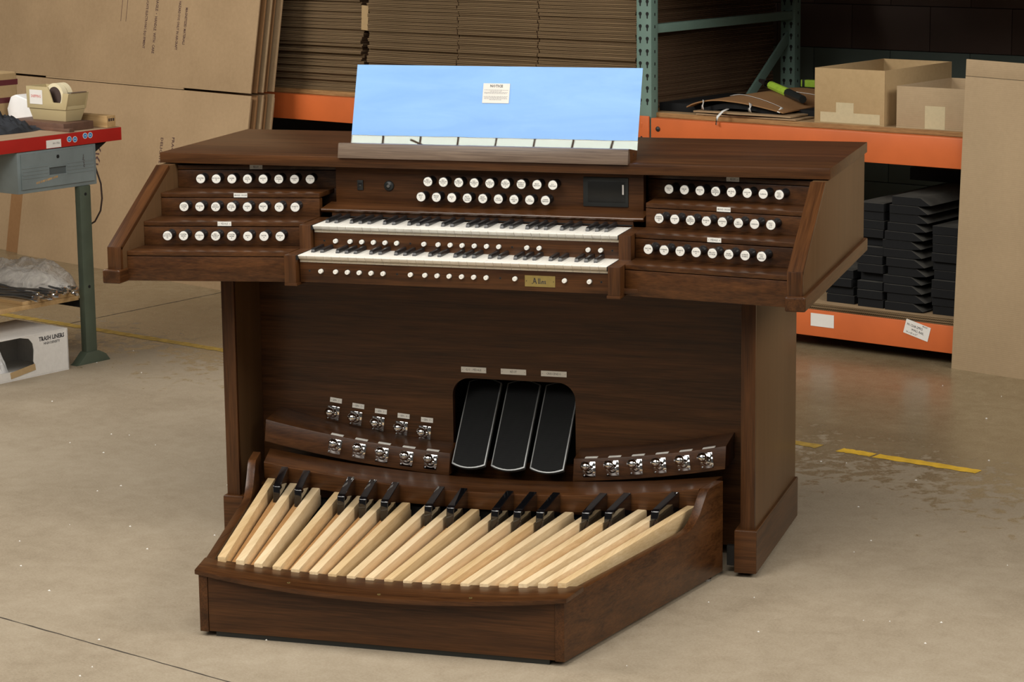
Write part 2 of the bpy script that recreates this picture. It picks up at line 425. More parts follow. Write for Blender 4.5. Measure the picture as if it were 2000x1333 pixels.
# lid
bx('lid', -.9442, .9442, .2806, .9083, 1.0675, 1.0967, WX, oc, .0018)
bx('back_panel', -.90, .90, .885, .90, .80, 1.0665, WX, oc)
bx('bottom_board', -.8990, .8990, .03, .90, .7925, .806, WX, oc)
for s in (-1, 1):
    pr = [(-.0768, .8226), (-.0768, .8818), (.2445, 1.0646), (.90, 1.0646), (.90, .8226)]
    a, b_ = (s * .8996, s * .9384)
    put('side_panel', MB().prism(pr, XN, a, b_, WS).mesh('side_panel', .0014), oc)
    # sloping solid-wood nosing along the front edge, grain along the slope
    th = math.atan2(1.0646 - .8818, .2445 + .0768); L = math.hypot(.1828, .3213)
    mb = MB().box(min(a, b_) - s * 0 - .0002, max(a, b_) + .0002, 0, L, -.010, .0022, WY)
    put('slope_nosing', mb.mesh('slope_nosing', .0012), oc, loc=(0, -.0768, .8818), rot=(th, 0, 0))
    bx('front_nosing', min(a, b_) - .0002, max(a, b_) + .0002, -.0790, -.066, .8226, .8830, WZ, oc, .001)
    x0, x1 = sorted((s * .8972, s * .9486))
    bx('side_molding', x0, x1, -.094, .9135, .786, .8232, WY, oc, .0055, seg=4)
    bx('molding_cap', x0 + .004, x1 - .004, -.0938, -.0800, .8185, .8236, WNOSE, oc, .0035, seg=3)
# --- section labels on the jambs
def plate_mesh(wd, ht, txt, size, sx=1.0, th=.0015):
    mb = MB().box(-wd / 2, wd / 2, -th, 0, -ht / 2, ht / 2, WHITE)
    me_T = Matrix.Translation((0, -th - .0002, 0)) @ Matrix.Rotation(R(90), 4, 'X')
    mb.text(txt, size, me_T, INK, sx=sx)
    for s in (-1, 1):
        mb.lathe([(.0011, 0), (.0011, .0004)], STEEL, 8, Matrix.Translation((s * (wd / 2 - .004), -th, 0)) @ Matrix.Rotation(R(90), 4, 'X'))
    return mb
AJ = math.atan(TA)
for s in (-1, 1):
    for txt, y0, z, w_ in (('RÉCIT', .298, 1.0548, .036), ('GRAND ORGUE', .183, .9905, .038), ('PÉDALE', .068, .9275, .038)):
        me = plate_mesh(w_, .0118, txt, .0062 if len(txt) > 8 else .0072, .8).mesh('section_label')
        xa = .6775
        put('section_label', me, oc, loc=(s * xa, y0 + (.8996 - xa) * TA - .0004, z), rot=(0, 0, -s * AJ))
# --- drawknobs
def knob_mesh(L):
    mb = MB()
    T = Matrix.Rotation(R(-90), 4, 'X')     # lathe axis -> +y (into the board)
    prof = [(.0122, 0), (.0138, .0012), (.0138, .0040), (.0128, .0065), (.0088, .0120), (.0072, .0180), (.0072, L - .016), (.0095, L - .011), (.0118, L - .006), (.0122, L - .003), (.0122, L)]
    mb.lathe(prof, KNOBBLK, 24, T); return mb.mesh('drawknob', ang=50)
KM = knob_mesh(.048); KM2 = knob_mesh(.040)
def face_mesh(txt):
    mb = MB().lathe([(.0124, .0006), (.0124, -.0004), (.0117, -.0012)], WHITE, 24, Matrix.Rotation(R(-90), 4, 'X'))
    T = Matrix.Translation((0, -.0014, 0)) @ Matrix.Rotation(R(90), 4, 'X')
    lines = txt.split('|'); n = len(lines)
    for i, l in enumerate(lines):
        y = .0050 * ((n - 1) / 2 - i) * (.78 if n > 3 else .95)
        mb.text(l, .0047 if len(l) > 2 else .0052, T @ Matrix.Translation((0, y, 0)), INK, sx=min(.95, 6.2 / max(len(l), 1)), extra=.00006)
    return mb.mesh('knob_face', smooth=False)
def knob(x, y, z, rz, txt, me=None):
    k = put('drawknob', me or KM, oc, loc=(x, y, z), rot=(0, 0, rz))
    put('knob_face', face_mesh(txt), k, label='round white engraved knob face')
ROWS = {
 (-1, 2): ['MONTRE|8', 'BOURDON|8', 'GAMBE|8', 'VOIX|CÉLESTE|8', 'PRESTANT|4', 'FLÛTE|OCTAVIANTE|4', 'NASARD|2⅔', 'OCTAVIN|2'],
 (-1, 1): ['CONTRE|GAMBE|16', 'MONTRE|8', 'FLÛTE|HARMONIQUE|8', 'VIOLE|DE GAMBE|8', 'GAMBE|8', 'PRESTANT|4', 'FLÛTE|4', 'DOUBLETTE|2'],
 (-1, 0): ['CONTRE|BOURDON|32', 'CONTRE|BASSE|16', 'BOURDON|16', 'RÉC|BOURDON|DOUX|16', 'CONTRE|GAMBE|8', 'BASSE|8', 'FLÛTE|4', 'PRESTANT|4'],
 (1, 2): ['TIERCE|1⅗', 'PLEIN JEU|IV', 'BASSON|16', 'RÉC|TROMPETTE|HARMONIQUE|8', 'HAUTBOIS|8', 'VOIX HUM|8', 'CLAIRON', 'M.I.D.I.|ON|RÉCIT'],
 (1, 1): ['FOURNITURE|CYMBALE|IV', 'CORNET|V', 'RÉC|TROMPETTE|HARMONIQUE|8', 'TROMPETTE|8', 'CHAMADE|8', 'RÉC|CLAIRON', 'UNISSON', 'M.I.D.I.|ON|G.O.'],
 (1, 0): ['MIXTURE|II', 'BOMBARDE|32', 'TROMPETTE|8', 'CLAIRON|4', 'MÉLODY|COUPLER', 'BASSE|COUPLER', 'ALTERNATE|TUNING', 'M.I.D.I.|ON|PÉDALE']}
TIER = [(.8224, .0331 - .0137, .9004), (.8235, .1465 - .0135, .9641), (.8230, .2613 - .0136, 1.0267)]
for (s, t), names in ROWS.items():
    xo, _, z = TIER[t]; y0 = (.068, .183, .298)[t]
    for i, nm in enumerate(names):
        xa = xo - .3055 * (i / 7 if s < 0 else 1 - i / 7)
        yb = y0 + (.8996 - xa) * TA; n_ = Vector((s * math.sin(AJ) * -1, -math.cos(AJ)))
        knob(s * xa + n_.x * .048, yb + n_.y * .048, z, -s * AJ, nm)
# --- knob panel in the middle
bx('knob_panel', -.4375, .4375, .33, .36, .950, 1.0610, WX, oc, .001)
names = ['RÉC|BOURDON|DOUX|1', 'RÉC|BOURDON|DOUX|2', 'RÉC|BOURDON|DOUX|3', 'G.O.|BOURDON|DOUX|4', 'G.O.|BOURDON|DOUX|5', 'G.O.|BOURDON|DOUX|6', 'BOURDON|EXPRESS|EXPRES', 'RÉCIT|TREMULANT', 'G.O.|TREMULANT']
for i, nm in enumerate(names): knob(.0282 - .1764 + .3528 * i / 8 - .007, .290, 1.0325, 0, nm, KM2)
names = ['RÉCIT|G.O.|8', 'PÉDALE|RÉCIT|8', 'RÉCIT|4', 'RÉCIT|OCTAVES|GRAVES', 'RÉCIT|UNISSON|OFF', 'RÉCIT|OCTAVES', 'G.O.|UNISSON|OFF', 'G.O.|OCTAVES', 'CHIMES|TREMULANT']
for i, nm in enumerate(names): knob(.0006 - .1762 + .3524 * i / 8, .290, .9905, 0, nm, KM2)
mb = MB().box(-.0085 - .365, .0085 - .365, .326, .331, 1.0, 1.027, PLASTBLK); mb.box(-.3705, -.3585, .3252, .3262, 1.006, 1.021, KNOBBLK); mb.box(-.368, -.361, .3245, .3255, 1.0125, 1.0145, STEEL)
put('usb_socket', mb.mesh('usb_socket', .0006), oc, label='small black socket in the knob panel')
TT = Matrix.Translation((-.281, .33, 1.0135)) @ Matrix.Rotation(R(90), 4, 'X')
mb = MB().lathe([(.0142, 0), (.0142, .003), (.0125, .005), (.008, .006), (.0045, .0085), (.0045, .009)], PLASTBLK, 24, TT)
mb.lathe([(.0038, .0088), (.0038, .0096)], STEEL, 16, TT); mb.box(-.2816, -.2804, .3198, .3205, 1.011, 1.016, KNOBBLK)
put('key_switch', mb.mesh('key_switch'), oc, label='round black key lock with steel centre')
mb = MB().box(.2715, .3965, .3262, .331, .9735, 1.0525, PLASTBLK)
bz = put('touch_screen', mb.mesh('touch_screen', .002), oc, label='small dark screen in a black bezel')
mb = MB().box(.285, .388, .3256, .3266, .985, 1.042, SCREEN)
mb.box(.3795, .3845, .3250, .3257, 1.007, 1.034, PAPER)
put('screen_glass', mb.mesh('screen_glass', .0003), bz)
# --- ledge over upper manual
pr = [(.262, .9445), (.2585, .9475), (.2585, .9525), (.2625, .9565), (.335, .9645), (.335, .9445)]
put('nameboard_ledge', MB().prism(pr, XN, -.4545, .4545, WX).mesh('nameboard_ledge', .0009, 3), oc)
put('ledge_nosing', MB().tube([(-.4545, .2600, .9520), (0, .2600, .9520), (.4545, .2600, .9520)], .0046, WNOSE, 20).mesh('ledge_nosing', ang=60), oc)
bx('nameboard', -.4255, .4255, .2635, .278, .915, .9445, WX, oc, .0006)
bx('key_felt_strip', -.4235, .4235, .2600, .2636, .9335, .9362, BLACK, oc, 0)
# --- key cheeks
for s in (-1, 1):
    x0, x1 = sorted((s * .4262, s * .4590))
    pr = [(-.0085, .7925), (-.0085, .8668), (.104, .8668), (.104, .9312), (.2615, .9312), (.2615, .7925)]
    ch = put('key_cheek', MB().prism(pr, XN, x0, x1, WZ).mesh('key_cheek', .0009), oc)
    x0, x1 = sorted((s * .4235, s * .4590))
    bx('cheek_foot', x0, x1, -.0100, .10, .7850, .7925, WX, oc, .0008)
    for zt, ya in ((.8668, -.006), (.9312, .107)):
        a_, c_ = sorted((s * .4228, s * .4262))
        bx('felt_edge', a_, c_, ya, ya + .15, zt - .012, zt - .0005, BLACK, oc, 0)
# --- key slips with thumb pistons
lowp = [(-.3633, '0'), (-.3216, '1'), (-.2884, '2'), (-.2553, '3'), (-.2221, '4'), (-.1886, '5'), (-.1124, 'G'), (-.0725, '1'), (-.0389, '2'), (-.0058, '3'), (.0282, '4'), (.0614, '5'), (.0952, '6'), (.1732, 'TUT'), (.3061, 'G.O.'), (.3724, 'SET')]
upp = [(-.3615, 'R'), (-.3199, '1'), (-.2867, '2'), (-.2535, '3'), (-.2207, '4'), (-.1877, '5'), (-.1111, 'G'), (-.0713, '1'), (-.0376, '2'), (-.0045, '3'), (.0294, '4'), (.0632, '5'), (.0969, '6'), (.1739, 'MEM'), (.2074, 'REC'), (.3403, 'P.G'), (.3740, 'G.R')]
def piston_mesh(txt):
    mb = MB(); T = Matrix.Rotation(R(-90), 4, 'X')
    mb.lathe([(.0073, .0096), (.0073, .0100)], BLACK, 20, T)
    mb.lathe([(.0054, -.0002), (.0060, .0010), (.0060, .0097)], WHITE, 20, T)
    mb.text(txt, .0056 if len(txt) < 2 else .0034, Matrix.Translation((0, -.0006, 0)) @ Matrix.Rotation(R(90), 4, 'X'), INKG)
    return mb.mesh('thumb_piston')
pcache = {}
for (lst, yf, zc, z0, z1, scr, zs) in ((lowp, .0165, .8236, .7925, .8475, (-.397, -.151, .1324, .4029), .823), (upp, .1245, .8884, .8665, .9105, (-.3954, -.1508, .1326, .4042), .888)):
    ks = bx('key_slip', -.4240, .4240, yf, yf + .014, z0, z1, WX, oc, .0006)
    for x, t in lst:
        if t not in pcache: pcache[t] = piston_mesh(t)
        put('thumb_piston', pcache[t], ks, loc=(x, yf - .0099, zc), label='white push button')
    for x in scr:
        if 'scr' not in pcache:
            T = Matrix.Rotation(R(90), 4, 'X')
            mb = MB().lathe([(.0030, 0), (.0030, .0004)], DARKMET, 12, T); mb.lathe([(.0018, .0004), (.0018, .0006)], BLACK, 8, T); pcache['scr'] = mb.mesh('screw')
        put('screw', pcache['scr'], ks, loc=(x, yf, zs))
    if z0 < .8:
        # brass name plate with blackletter name drawn by a slanted nib
        mb = MB().box(.1990, .2804, yf - .0016, yf, .8045, .8335, BRASS)
        for x in (.2035, .2760): mb.lathe([(.0012, 0), (.0012, .0004)], DARKMET, 8, Matrix.Translation((x, yf - .0016, .819)) @ Matrix.Rotation(R(90), 4, 'X'))
        nib = (.62, .62)
        def stroke(pts, wn=.0022, dx=0.0, wk=1.55):
            wn = wn * wk
            for (a, c) in zip(pts[:-1], pts[1:]):
                ax, ay = a[0] + dx, a[1]; cx_, cy_ = c[0] + dx, c[1]; h, v_ = nib[0] * wn / 2, nib[1] * wn / 2
                q = [(ax - h, ay - v_), (ax + h, ay + v_), (cx_ + h, cy_ + v_), (cx_ - h, cy_ - v_)]
                X0, Z0, S = .2195, .8115, 1.0
                mb.add([(X0 + px, yf - .0019, Z0 + pz) for px, pz in q], [(0, 1, 2, 3)], INK)
        u = .001
        A = [[(1.5*u, 13*u), (4*u, 15.5*u), (7*u, 13.5*u)], [(6*u, 15*u), (10.3*u, 2.2*u), (11.5*u, 1.2*u), (13*u, 2.6*u)], [(6.6*u, 13*u), (2.5*u, 2*u), (0*u, .8*u), (-1*u, 2.4*u)], [(3*u, 6*u), (9*u, 6*u)], [(4*u, 13*u), (3.4*u, 3*u)]]
        for p_ in A: stroke(p_, .0019)
        for dx in (15.5*u, 19.5*u): stroke([(0, 14.6*u), (.9*u, 13.6*u), (.9*u, 2.6*u), (1.9*u, 1.2*u), (3*u, 2.4*u)], .0021, dx)
        stroke([(3.6*u, 5.5*u), (2.6*u, 8.6*u), (1.2*u, 8.0*u), (1.0*u, 3*u), (2.2*u, 1.2*u), (4.0*u, 2.6*u)], .0020, 24*u); stroke([(1.2*u, 4.6*u), (3.8*u, 6.4*u)], .0012, 24*u)
        stroke([(0, 8.2*u), (1.1*u, 7.2*u), (1.1*u, 2.2*u), (2*u, 1.2*u)], .0021, 29.5*u); stroke([(1.6*u, 6.6*u), (4*u, 8.6*u), (5.2*u, 7.2*u), (5.2*u, 2.4*u), (6.2*u, 1.2*u), (7.2*u, 2.4*u)], .0020, 29.5*u)
        put('name_plate', mb.mesh('name_plate', smooth=False), ks, label='brass plate with a black blackletter name')
# --- keyboards
def key_meshes():
    W_ = .0235; g = .00035
    pr = [(0, 0), (.0012, .0004), (.145, .0004), (.145, -.004), (.0085, -.004), (.0095, -.0112), (.0080, -.0112), (-.0002, -.0016)]
    mb = MB().prism(pr, XN, g, W_ - g, IVORY)
    mb.box(g, W_ - g, .0135, .145, -.0198, -.0041, KEYWOOD)
    wk = mb.mesh('white_key', .00035, 1)
    mb = MB()
    hw = .0051; r0 = [(-hw, .0500, -.004), (hw, .0500, -.004), (hw, .150, -.004), (-hw, .150, -.004)]
    r1 = [(-hw + .0006, .0525, .0078), (hw - .0006, .0525, .0078), (hw - .0006, .150, .0115), (-hw + .0006, .150, .0115)]
    r2 = [(-hw + .0014, .0560, .0112), (hw - .0014, .0560, .0112), (hw - .0012, .150, .0125), (-hw + .0012, .150, .0125)]
    mb.loft([r0, r1, r2], EBONY)
    bk = mb.mesh('black_key', .0005, 1)
    return wk, bk
WK, BK = key_meshes()
WK.materials[0] = IVORY
for (yf, zt) in ((0.0, .8663), (.1098, .9302)):
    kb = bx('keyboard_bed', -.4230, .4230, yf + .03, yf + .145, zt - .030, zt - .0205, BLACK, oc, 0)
    for i in range(36):
        put('white_key', WK, kb, loc=(-.423 + .0235 * i, yf, zt))
        if i % 7 in (0, 1, 3, 4, 5) and i < 35:
            off = {0: -.0012, 1: .0012, 3: -.0020, 4: 0, 5: .0020}[i % 7]
            put('black_key', BK, kb, loc=(-.423 + .0235 * (i + 1) + off, yf, zt))
# --- music desk
tr_ = MB()
pr = [(.272, 1.094), (.280, 1.1335), (.292, 1.1345), (.300, 1.100), (.300, 1.094)]
tr_.prism(pr, XN, -.4085, .4085, WXg)
desk = put('music_desk', tr_.mesh('music_desk', .0008), oc, label='sloping walnut ledge of the music desk')
pr = [(.2925, 1.1335), (.372, 1.1330 - .016), (.372, 1.0975), (.300, 1.0975)]
bx('desk_floor', -.4085, .4085, .300, .372, 1.0985, 1.104, WX, desk, .001)
for s in (-1, 1):
    x0, x1 = sorted((s * .3985, s * .4085))
    pr = [(.2925, 1.134), (.376, 1.121), (.366, 1.094), (.300, 1.094)]
    mbx = MB().prism(pr, XN, x0 + s * .0003, x1 + s * .0003, WY)
    mbx.lathe([(.0035, 0), (.0035, .0006)], DARKMET, 12, Matrix.Translation((x1 + .0003 if s > 0 else x0 - .0003, .335, 1.115)) @ Matrix.Rotation(R(90 * s), 4, 'Y'))
    put('desk_end', mbx.mesh('desk_end', .0006), desk)
bx('desk_light_rail', -.395, .4065, .300, .345, 1.0968, 1.0998, WXg, desk, .0008)
bx('desk_base_strip', -.392, .402, .322, .365, 1.0967, 1.0985, BLACK, desk, 0)
TL = math.atan2(.446 - .377, 1.335 - 1.117)
bl = math.hypot(.0725, .228)
pm = Matrix.Translation((0, .3735, 1.1055)) @ Matrix.Rotation(-TL, 4, 'X')   # local z runs up the panel
mb = MB().box(-.4082, .4082, -.002, .002, 0, .2405, ACR)
ap = put('acrylic_panel', mb.mesh('acrylic_panel'), desk, mat4=pm, label='clear acrylic sheet')
nx, nz = 36, 10; vs = []; fs = []
for j in range(nz + 1):
    for i in range(nx + 1):
        x = -.4082 + .8164 * i / nx; z = .0415 + (.2405 - .0415) * j / nz
        if j == 0: z += .0012 * noise.noise((x * 14, 3, 1))
        vs.append((x, -.00255 - .0005 * noise.noise((x * 22, z * 8, 0)), z))
for j in range(nz):
    for i in range(nx): a = j * (nx + 1) + i; fs.append((a, a + 1, a + nx + 2, a + nx + 1))
mb = MB().add(vs, fs, FILM)
put('protective_film', mb.mesh('protective_film', ang=80), desk, mat4=pm, label='blue protective film covering most of the acrylic')
mb = MB().box(-.0362, .0398, -.0040, -.0033, .1375, .1925, PAPER)
# rounded corners of the notice come from the bevel
TX = lambda x, z: Matrix.Translation((x, -.0043, z)) @ Matrix.Rotation(R(90), 4, 'X')
mb.text('NOTICE', .0100, TX(.0018, .1848), INK, extra=.0002)
for z, wd in ((.1740, .068), (.1705, .034), (.1675, .068), (.1645, .066), (.1560, .068), (.1530, .064), (.1500, .066), (.1470, .036)):
    x = .0018 - wd / 2
    while x < .0018 + wd / 2 - .002:
        ww = random.uniform(.002, .0065); ww = min(ww, .0018 + wd / 2 - x)
        mb.add([(x, -.0043, z - .0007), (x + ww, -.0043, z - .0007), (x + ww, -.0043, z + .0007), (x, -.0043, z + .0007)], [(0, 1, 2, 3)], INKG); x += ww + .0014
put('notice_sticker', mb.mesh('notice_sticker', smooth=False), desk, mat4=pm, label='white notice sticker')
# --- base
for s in (-1, 1):
    x0, x1 = sorted((s * .720, s * .7575))
    put('base_side', MB().box(x0, x1, .252, .852, .012, .7925, WS if True else WZ).mesh('base_side', .0014), oc)
    bx('base_nosing', x0 - .0003, x1 + .0003, .2495, .262, .1286, .7925, WZ, oc, .001)
    x0, x1 = sorted((s * .7055, s * .7660))
    bx('plinth', x0, x1, .2369, .850, .012, .1288, WX if False else WY, oc, .0035, seg=3)
    bx('plinth_face', x0 + .001, x1 - .001, .2362, .240, .0125, .1255, WX, oc, .0006)
    for y in (.29, .80):
        xx = s * .740
        put('foot_glide', MB().lathe([(.018, 0), (.018, .006), (.010, .007), (.010, .013)], PLASTBLK, 16, Matrix.Translation((xx, y, 0))).mesh('foot_glide'), oc)
# knee board with rounded opening
def rrect(x0, x1, z0, z1, r, n=8, rb=None):
    rb = r if rb is None else rb; pts = []
    for cx_, cz_, a0, rr_ in ((x1 - r, z1 - r, 0, r), (x0 + r, z1 - r, 90, r), (x0 + rb, z0 + rb, 180, rb), (x1 - rb, z0 + rb, 270, rb)):
        for k in range(n + 1): a = R(a0 + 90 * k / n); pts.append((cx_ + rr_ * math.cos(a), cz_ + rr_ * math.sin(a)))
    return pts
hx0, hx1, hz0, hz1 = -.1420, .2160, .2260, .4610
hole = rrect(hx0, hx1, hz0, hz1, .050, 8, .008)
X0, X1, Z0, Z1 = -.7195, .7195, .03, .7925
def outer(p):
    cx_, cz_ = (hx0 + hx1) / 2, (hz0 + hz1) / 2; dx, dz = p[0] - cx_, p[1] - cz_
    t = min(((X1 - cx_) / dx if dx > 0 else (X0 - cx_) / dx) if abs(dx) > 1e-9 else 1e9, ((Z1 - cz_) / dz if dz > 0 else (Z0 - cz_) / dz) if abs(dz) > 1e-9 else 1e9)
    return (cx_ + dx * t, cz_ + dz * t)
allp = [(p, outer(p)) for p in hole]
# add the four outer corners
for c_ in ((X1, Z1), (X0, Z1), (X0, Z0), (X1, Z0)):
    cx_, cz_ = (hx0 + hx1) / 2, (hz0 + hz1) / 2; a = math.atan2(c_[1] - cz_, c_[0] - cx_) % (2 * math.pi)
    angs = [math.atan2(p[1] - cz_, p[0] - cx_) % (2 * math.pi) for p, _ in allp]
    j = min(range(len(allp)), key=lambda k: abs(angs[k] - a)); allp[j] = (allp[j][0], c_)
n = len(allp); mb = MB(); rings = []
vs = [(p[0], .435, p[1]) for p, _ in allp] + [(q[0], .435, q[1]) for _, q in allp] + [(q[0], .455, q[1]) for _, q in allp] + [(p[0], .455, p[1]) for p, _ in allp]
fs = []
for i in range(n):
    k = (i + 1) % n
    for a in range(4): c_ = (a + 1) % 4; fs.append((a * n + i, a * n + k, c_ * n + k, c_ * n + i))
mb.add(vs, fs, WX)
put('knee_board', mb.mesh('knee_board', smooth=False), oc)
# dark compartment behind the shoes
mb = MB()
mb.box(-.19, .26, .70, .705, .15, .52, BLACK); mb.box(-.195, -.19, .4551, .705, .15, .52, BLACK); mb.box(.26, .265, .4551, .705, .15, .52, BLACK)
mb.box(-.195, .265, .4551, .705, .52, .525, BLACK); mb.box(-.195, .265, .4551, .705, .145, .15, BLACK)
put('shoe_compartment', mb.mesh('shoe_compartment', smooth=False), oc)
for x in (-.017, .0975):
    mb = MB().box(x - .012, x + .012, .60, .612, .30, .345, DARKMET)
    for i in range(4):
        for z in (.375, .352): mb.lathe([(.0016, 0), (.0016, .002)], STEEL, 6, Matrix.Translation((x - .012 + .006 * i, .60, z)) @ Matrix.Rotation(R(90), 4, 'X'))
    mb.tube([(x, .60, .30), (x - .004, .58, .27), (x + .003, .59, .24)], .003, DARKMET, 6)
    put('shoe_bracket', mb.mesh('shoe_bracket'), oc)
bx('base_back', -.7195, .7195, .835, .850, .05, .7925, WX, oc)
# labels over the shoes
for x, t in ((-.0787, 'G.O. - PÉDALE'), (.0378, 'RÉCIT'), (.1548, 'CRESCENDO')):
    put('shoe_label', plate_mesh(.0735, .0155, t, .0086, .85, .002).mesh('shoe_label'), oc, loc=(x, .4348, .4856))
# expression shoes
SL = math.hypot(.17, .20); SA = math.atan2(.20, .17)
def shoe_outline(hw, L, inset=0, n=9):
    bul = .0115; pts = []
    for k in range(n): a = -1 + 2 * k / (n - 1); pts.append((a * hw, inset - bul * (1 - a * a) + (0)))
    for k in range(n): a = 1 - 2 * k / (n - 1); pts.append((a * hw, L - inset + bul * (1 - a * a)))
    return pts
mb = MB(); mb.prism(shoe_outline(.0490, SL), ZN, -.012, 0, ALU); shoe_me = mb.mesh('expression_shoe', .0012)
mb = MB(); mb.prism(shoe_outline(.0452, SL, .0035), ZN, -.001, .0012, RUB); pad_me = mb.mesh('shoe_pad')
for i, x in enumerate((-.0750, .0398, .1525)):
    sh = put('expression_shoe', shoe_me, oc, loc=(x, .360, .2315), rot=(SA, 0, 0))
    put('shoe_pad', pad_me, sh, label='black ribbed rubber tread')
# toe rails
yf = lambda x: .365 - .095 * x * x
zt = lambda x: .256 + .18 * x * x
for xs in ((-.6650, -.1290), (.2310, .6650)):
    rings = []
    for k in range(15):
        x = xs[0] + (xs[1] - xs[0]) * k / 14
        rings.append([(x, yf(x) - .013, zt(x) - .060), (x, yf(x), zt(x)), (x, .434, zt(x) + .0135), (x, .434, zt(x) - .06)])
    rl = put('toe_rail', MB().loft(rings, WX).mesh('toe_rail', .001), oc)
# toe studs
def stud_meshes():
    mb = MB().box(-.0182, .0182, -.0016, 0, -.0205, .0205, CHROME)
    for sx in (-1, 1):
        for sz in (-1, 1):
            T = Matrix.Translation((sx * .0148, -.0016, sz * .0168)) @ Matrix.Rotation(R(90), 4, 'X')
            mb.lathe([(.0024, 0), (.0022, .0009), (.0012, .0011)], STEEL, 10, T); mb.lathe([(.0008, .0011), (.0008, .0013)], BLACK, 6, T)
    T = Matrix.Translation((0, -.0016, 0)) @ Matrix.Rotation(R(72), 4, 'X')
    mb.lathe([(.0135, -.003), (.0125, .003), (.0095, .006), (.0070, .007), (.0058, .014)], CHROME, 20, T)
    pl = mb.mesh('toe_stud', .0002, 1, ang=50)
    mb = MB(); prof = [(.0058, .012), (.0068, .018)]
    c = .033; r = .0138
    for k in range(11):
        a = R(-60 + 150 * k / 10); prof.append((max(.0002, r * math.cos(a)), c + r * math.sin(a) * .85))
    mb.lathe(prof, CHROME, 24, T); return pl, mb.mesh('stud_knob', ang=60)
PLM, BLM = stud_meshes()
def stud(x, y, z, rx, rz):
    p = put('toe_stud', PLM, oc, loc=(x, y, z), rot=(rx, 0, rz)); put('stud_knob', BLM, p)
for i, (x, z) in enumerate([(-.5033, .3385), (-.4347, .3265), (-.3673, .3145), (-.2971, .3046), (-.2276, .2956)]):
    sl = math.atan(-.36 * abs(x) * .62)
    p = put('toe_stud', PLM, oc, mat4=Matrix.Translation((x, .4349, z)) @ Matrix.Rotation(-sl, 4, 'Y')); put('stud_knob', BLM, p)
    lx, lz = [(-.4934, .3764), (-.4258, .3634), (-.3577, .3514), (-.2894, .3417), (-.2195, .334)][i]
    put('stud_label', plate_mesh(.0355, .0135, 'GEN - %d' % (i + 1), .0078, .8, .0018).mesh('stud_label'), oc, mat4=Matrix.Translation((lx, .4348, lz)) @ Matrix.Rotation(-sl, 4, 'Y'))
lab_me = MB().box(-.0180, .0180, 0, .0115, 0, .0018, WHITE).mesh('rail_label', .0006)
RT = math.atan2(.013, .060)
for x, y, z in [(-.4626, .3387, .265), (-.3919, .3444, .2553), (-.3252, .349, .2462), (-.2535, .3529, .2385), (-.1835, .3558, .2332), (.2771, .3517, .2408), (.3443, .3477, .2493), (.4117, .3429, .2581), (.4796, .3371, .2675), (.5472, .3306, .2797), (.6122, .3234, .293)]:
    sz = math.atan(.36 * x); sy = math.atan(-.19 * x)
    yy = yf(x) - .013 * (zt(x) - z) / .060
    T = Matrix.Translation((x, yy - .0004, z)) @ Matrix.Rotation(-sz, 4, 'Y') @ Matrix.Rotation(sy, 4, 'Z') @ Matrix.Rotation(-RT, 4, 'X')
    p = put('toe_stud', PLM, oc, mat4=T); put('stud_knob', BLM, p)
    xl = x + .003
    put('rail_label', lab_me, oc, mat4=Matrix.Translation((xl, yf(xl) + .0015, zt(xl) + .0003)) @ Matrix.Rotation(-sz, 4, 'Y') @ Matrix.Rotation(sy, 4, 'Z') @ Matrix.Rotation(R(6), 4, 'X'))

# ================================================================== PEDALBOARD
pb = root('pedalboard', 'concave radiating walnut pedalboard with maple naturals and black sharps in front of the organ', 'pedalboard', (0, -.2, 0))
SLP = .2435
for s in (-1, 1):
    def SP(y, z, xo): return (s * (xo + SLP * (y + .594)), y, z)
    prof = [(-.594, .012), (-.594, .1635), (-.50, .1690), (.040, .1700), (.062, .1730), (.085, .1830), (.110, .2010), (.138, .2340), (.152, .2500), (.164, .2570), (.245, .2600), (.245, .012)]
    mb = MB().loft([[SP(y, z, .469) for y, z in prof], [SP(y, z, .446) for y, z in prof]], WY)
    put('side_rail', mb.mesh('side_rail', .0011), pb)
sag = lambda x, a=.022, hw=.48: -a * (1 - (x / hw) ** 2)
rings = []
for k in range(25):
    x = -.4455 + .891 * k / 24
    rings.append([(x, -.592, .014), (x, -.570, .014), (x, -.570, .1595 + sag(x)), (x, -.592, .1595 + sag(x))])
put('front_board', MB().loft(rings, WX).mesh('front_board', .0006), pb)
bx('front_skid', -.43, .43, -.585, -.56, 0.0, .0145, PLASTBLK, pb, 0)
for s in (-1, 1): put('foot_glide', MB().lathe([(.014, 0), (.014, .005), (.008, .006), (.008, .013)], STEEL, 14, Matrix.Translation((s * .64, .19, 0))).mesh('foot_glide'), pb)
rings = []
for k in range(33):
    u = -1 + 2 * k / 32; xf = .4765 * u; xb = .492 * u; z = .1715 + sag(xb, .0225, .492)
    y0 = -.6000 - .040 * (1 - u * u); y1 = -.5000
    rings.append([(xf, y0, z - .0120), (xb, y1, z - .0105), (xb, y1, z + .0025), (xf, y0, z - .0005)])
cap = put('front_cap', MB().loft(rings, WX).mesh('front_cap', .0012), pb)
for x, y in ((-.472, -.535), (-.2292, -.594), (.0118, -.6132), (.2403, -.6016), (.466, -.530)):
    u = x / .485; z = .1715 + sag(x, .0225, .492) + .0009
    T = Matrix.Translation((x, y, z)); mb = MB().lathe([(.0042, -.001), (.0042, .0004), (.0030, .0006)], BRASS, 14, T); mb.lathe([(.0016, .0006), (.0016, .0009)], DARKMET, 8, T)
    put('cap_screw', mb.mesh('cap_screw'), cap)
zc = lambda x: .199 + .125 * x * x
rings = []
for k in range(29):
    u = -1 + 2 * k / 28; x = .6195 * u; xb = .655 * u; z = zc(x)
    rings.append([(x, .194, z - .048), (x, .192, z - .002), (x, .195, z), (xb, .325, z + .005), (xb, .325, z - .012), (x, .210, z - .014), (x, .210, z - .048)])
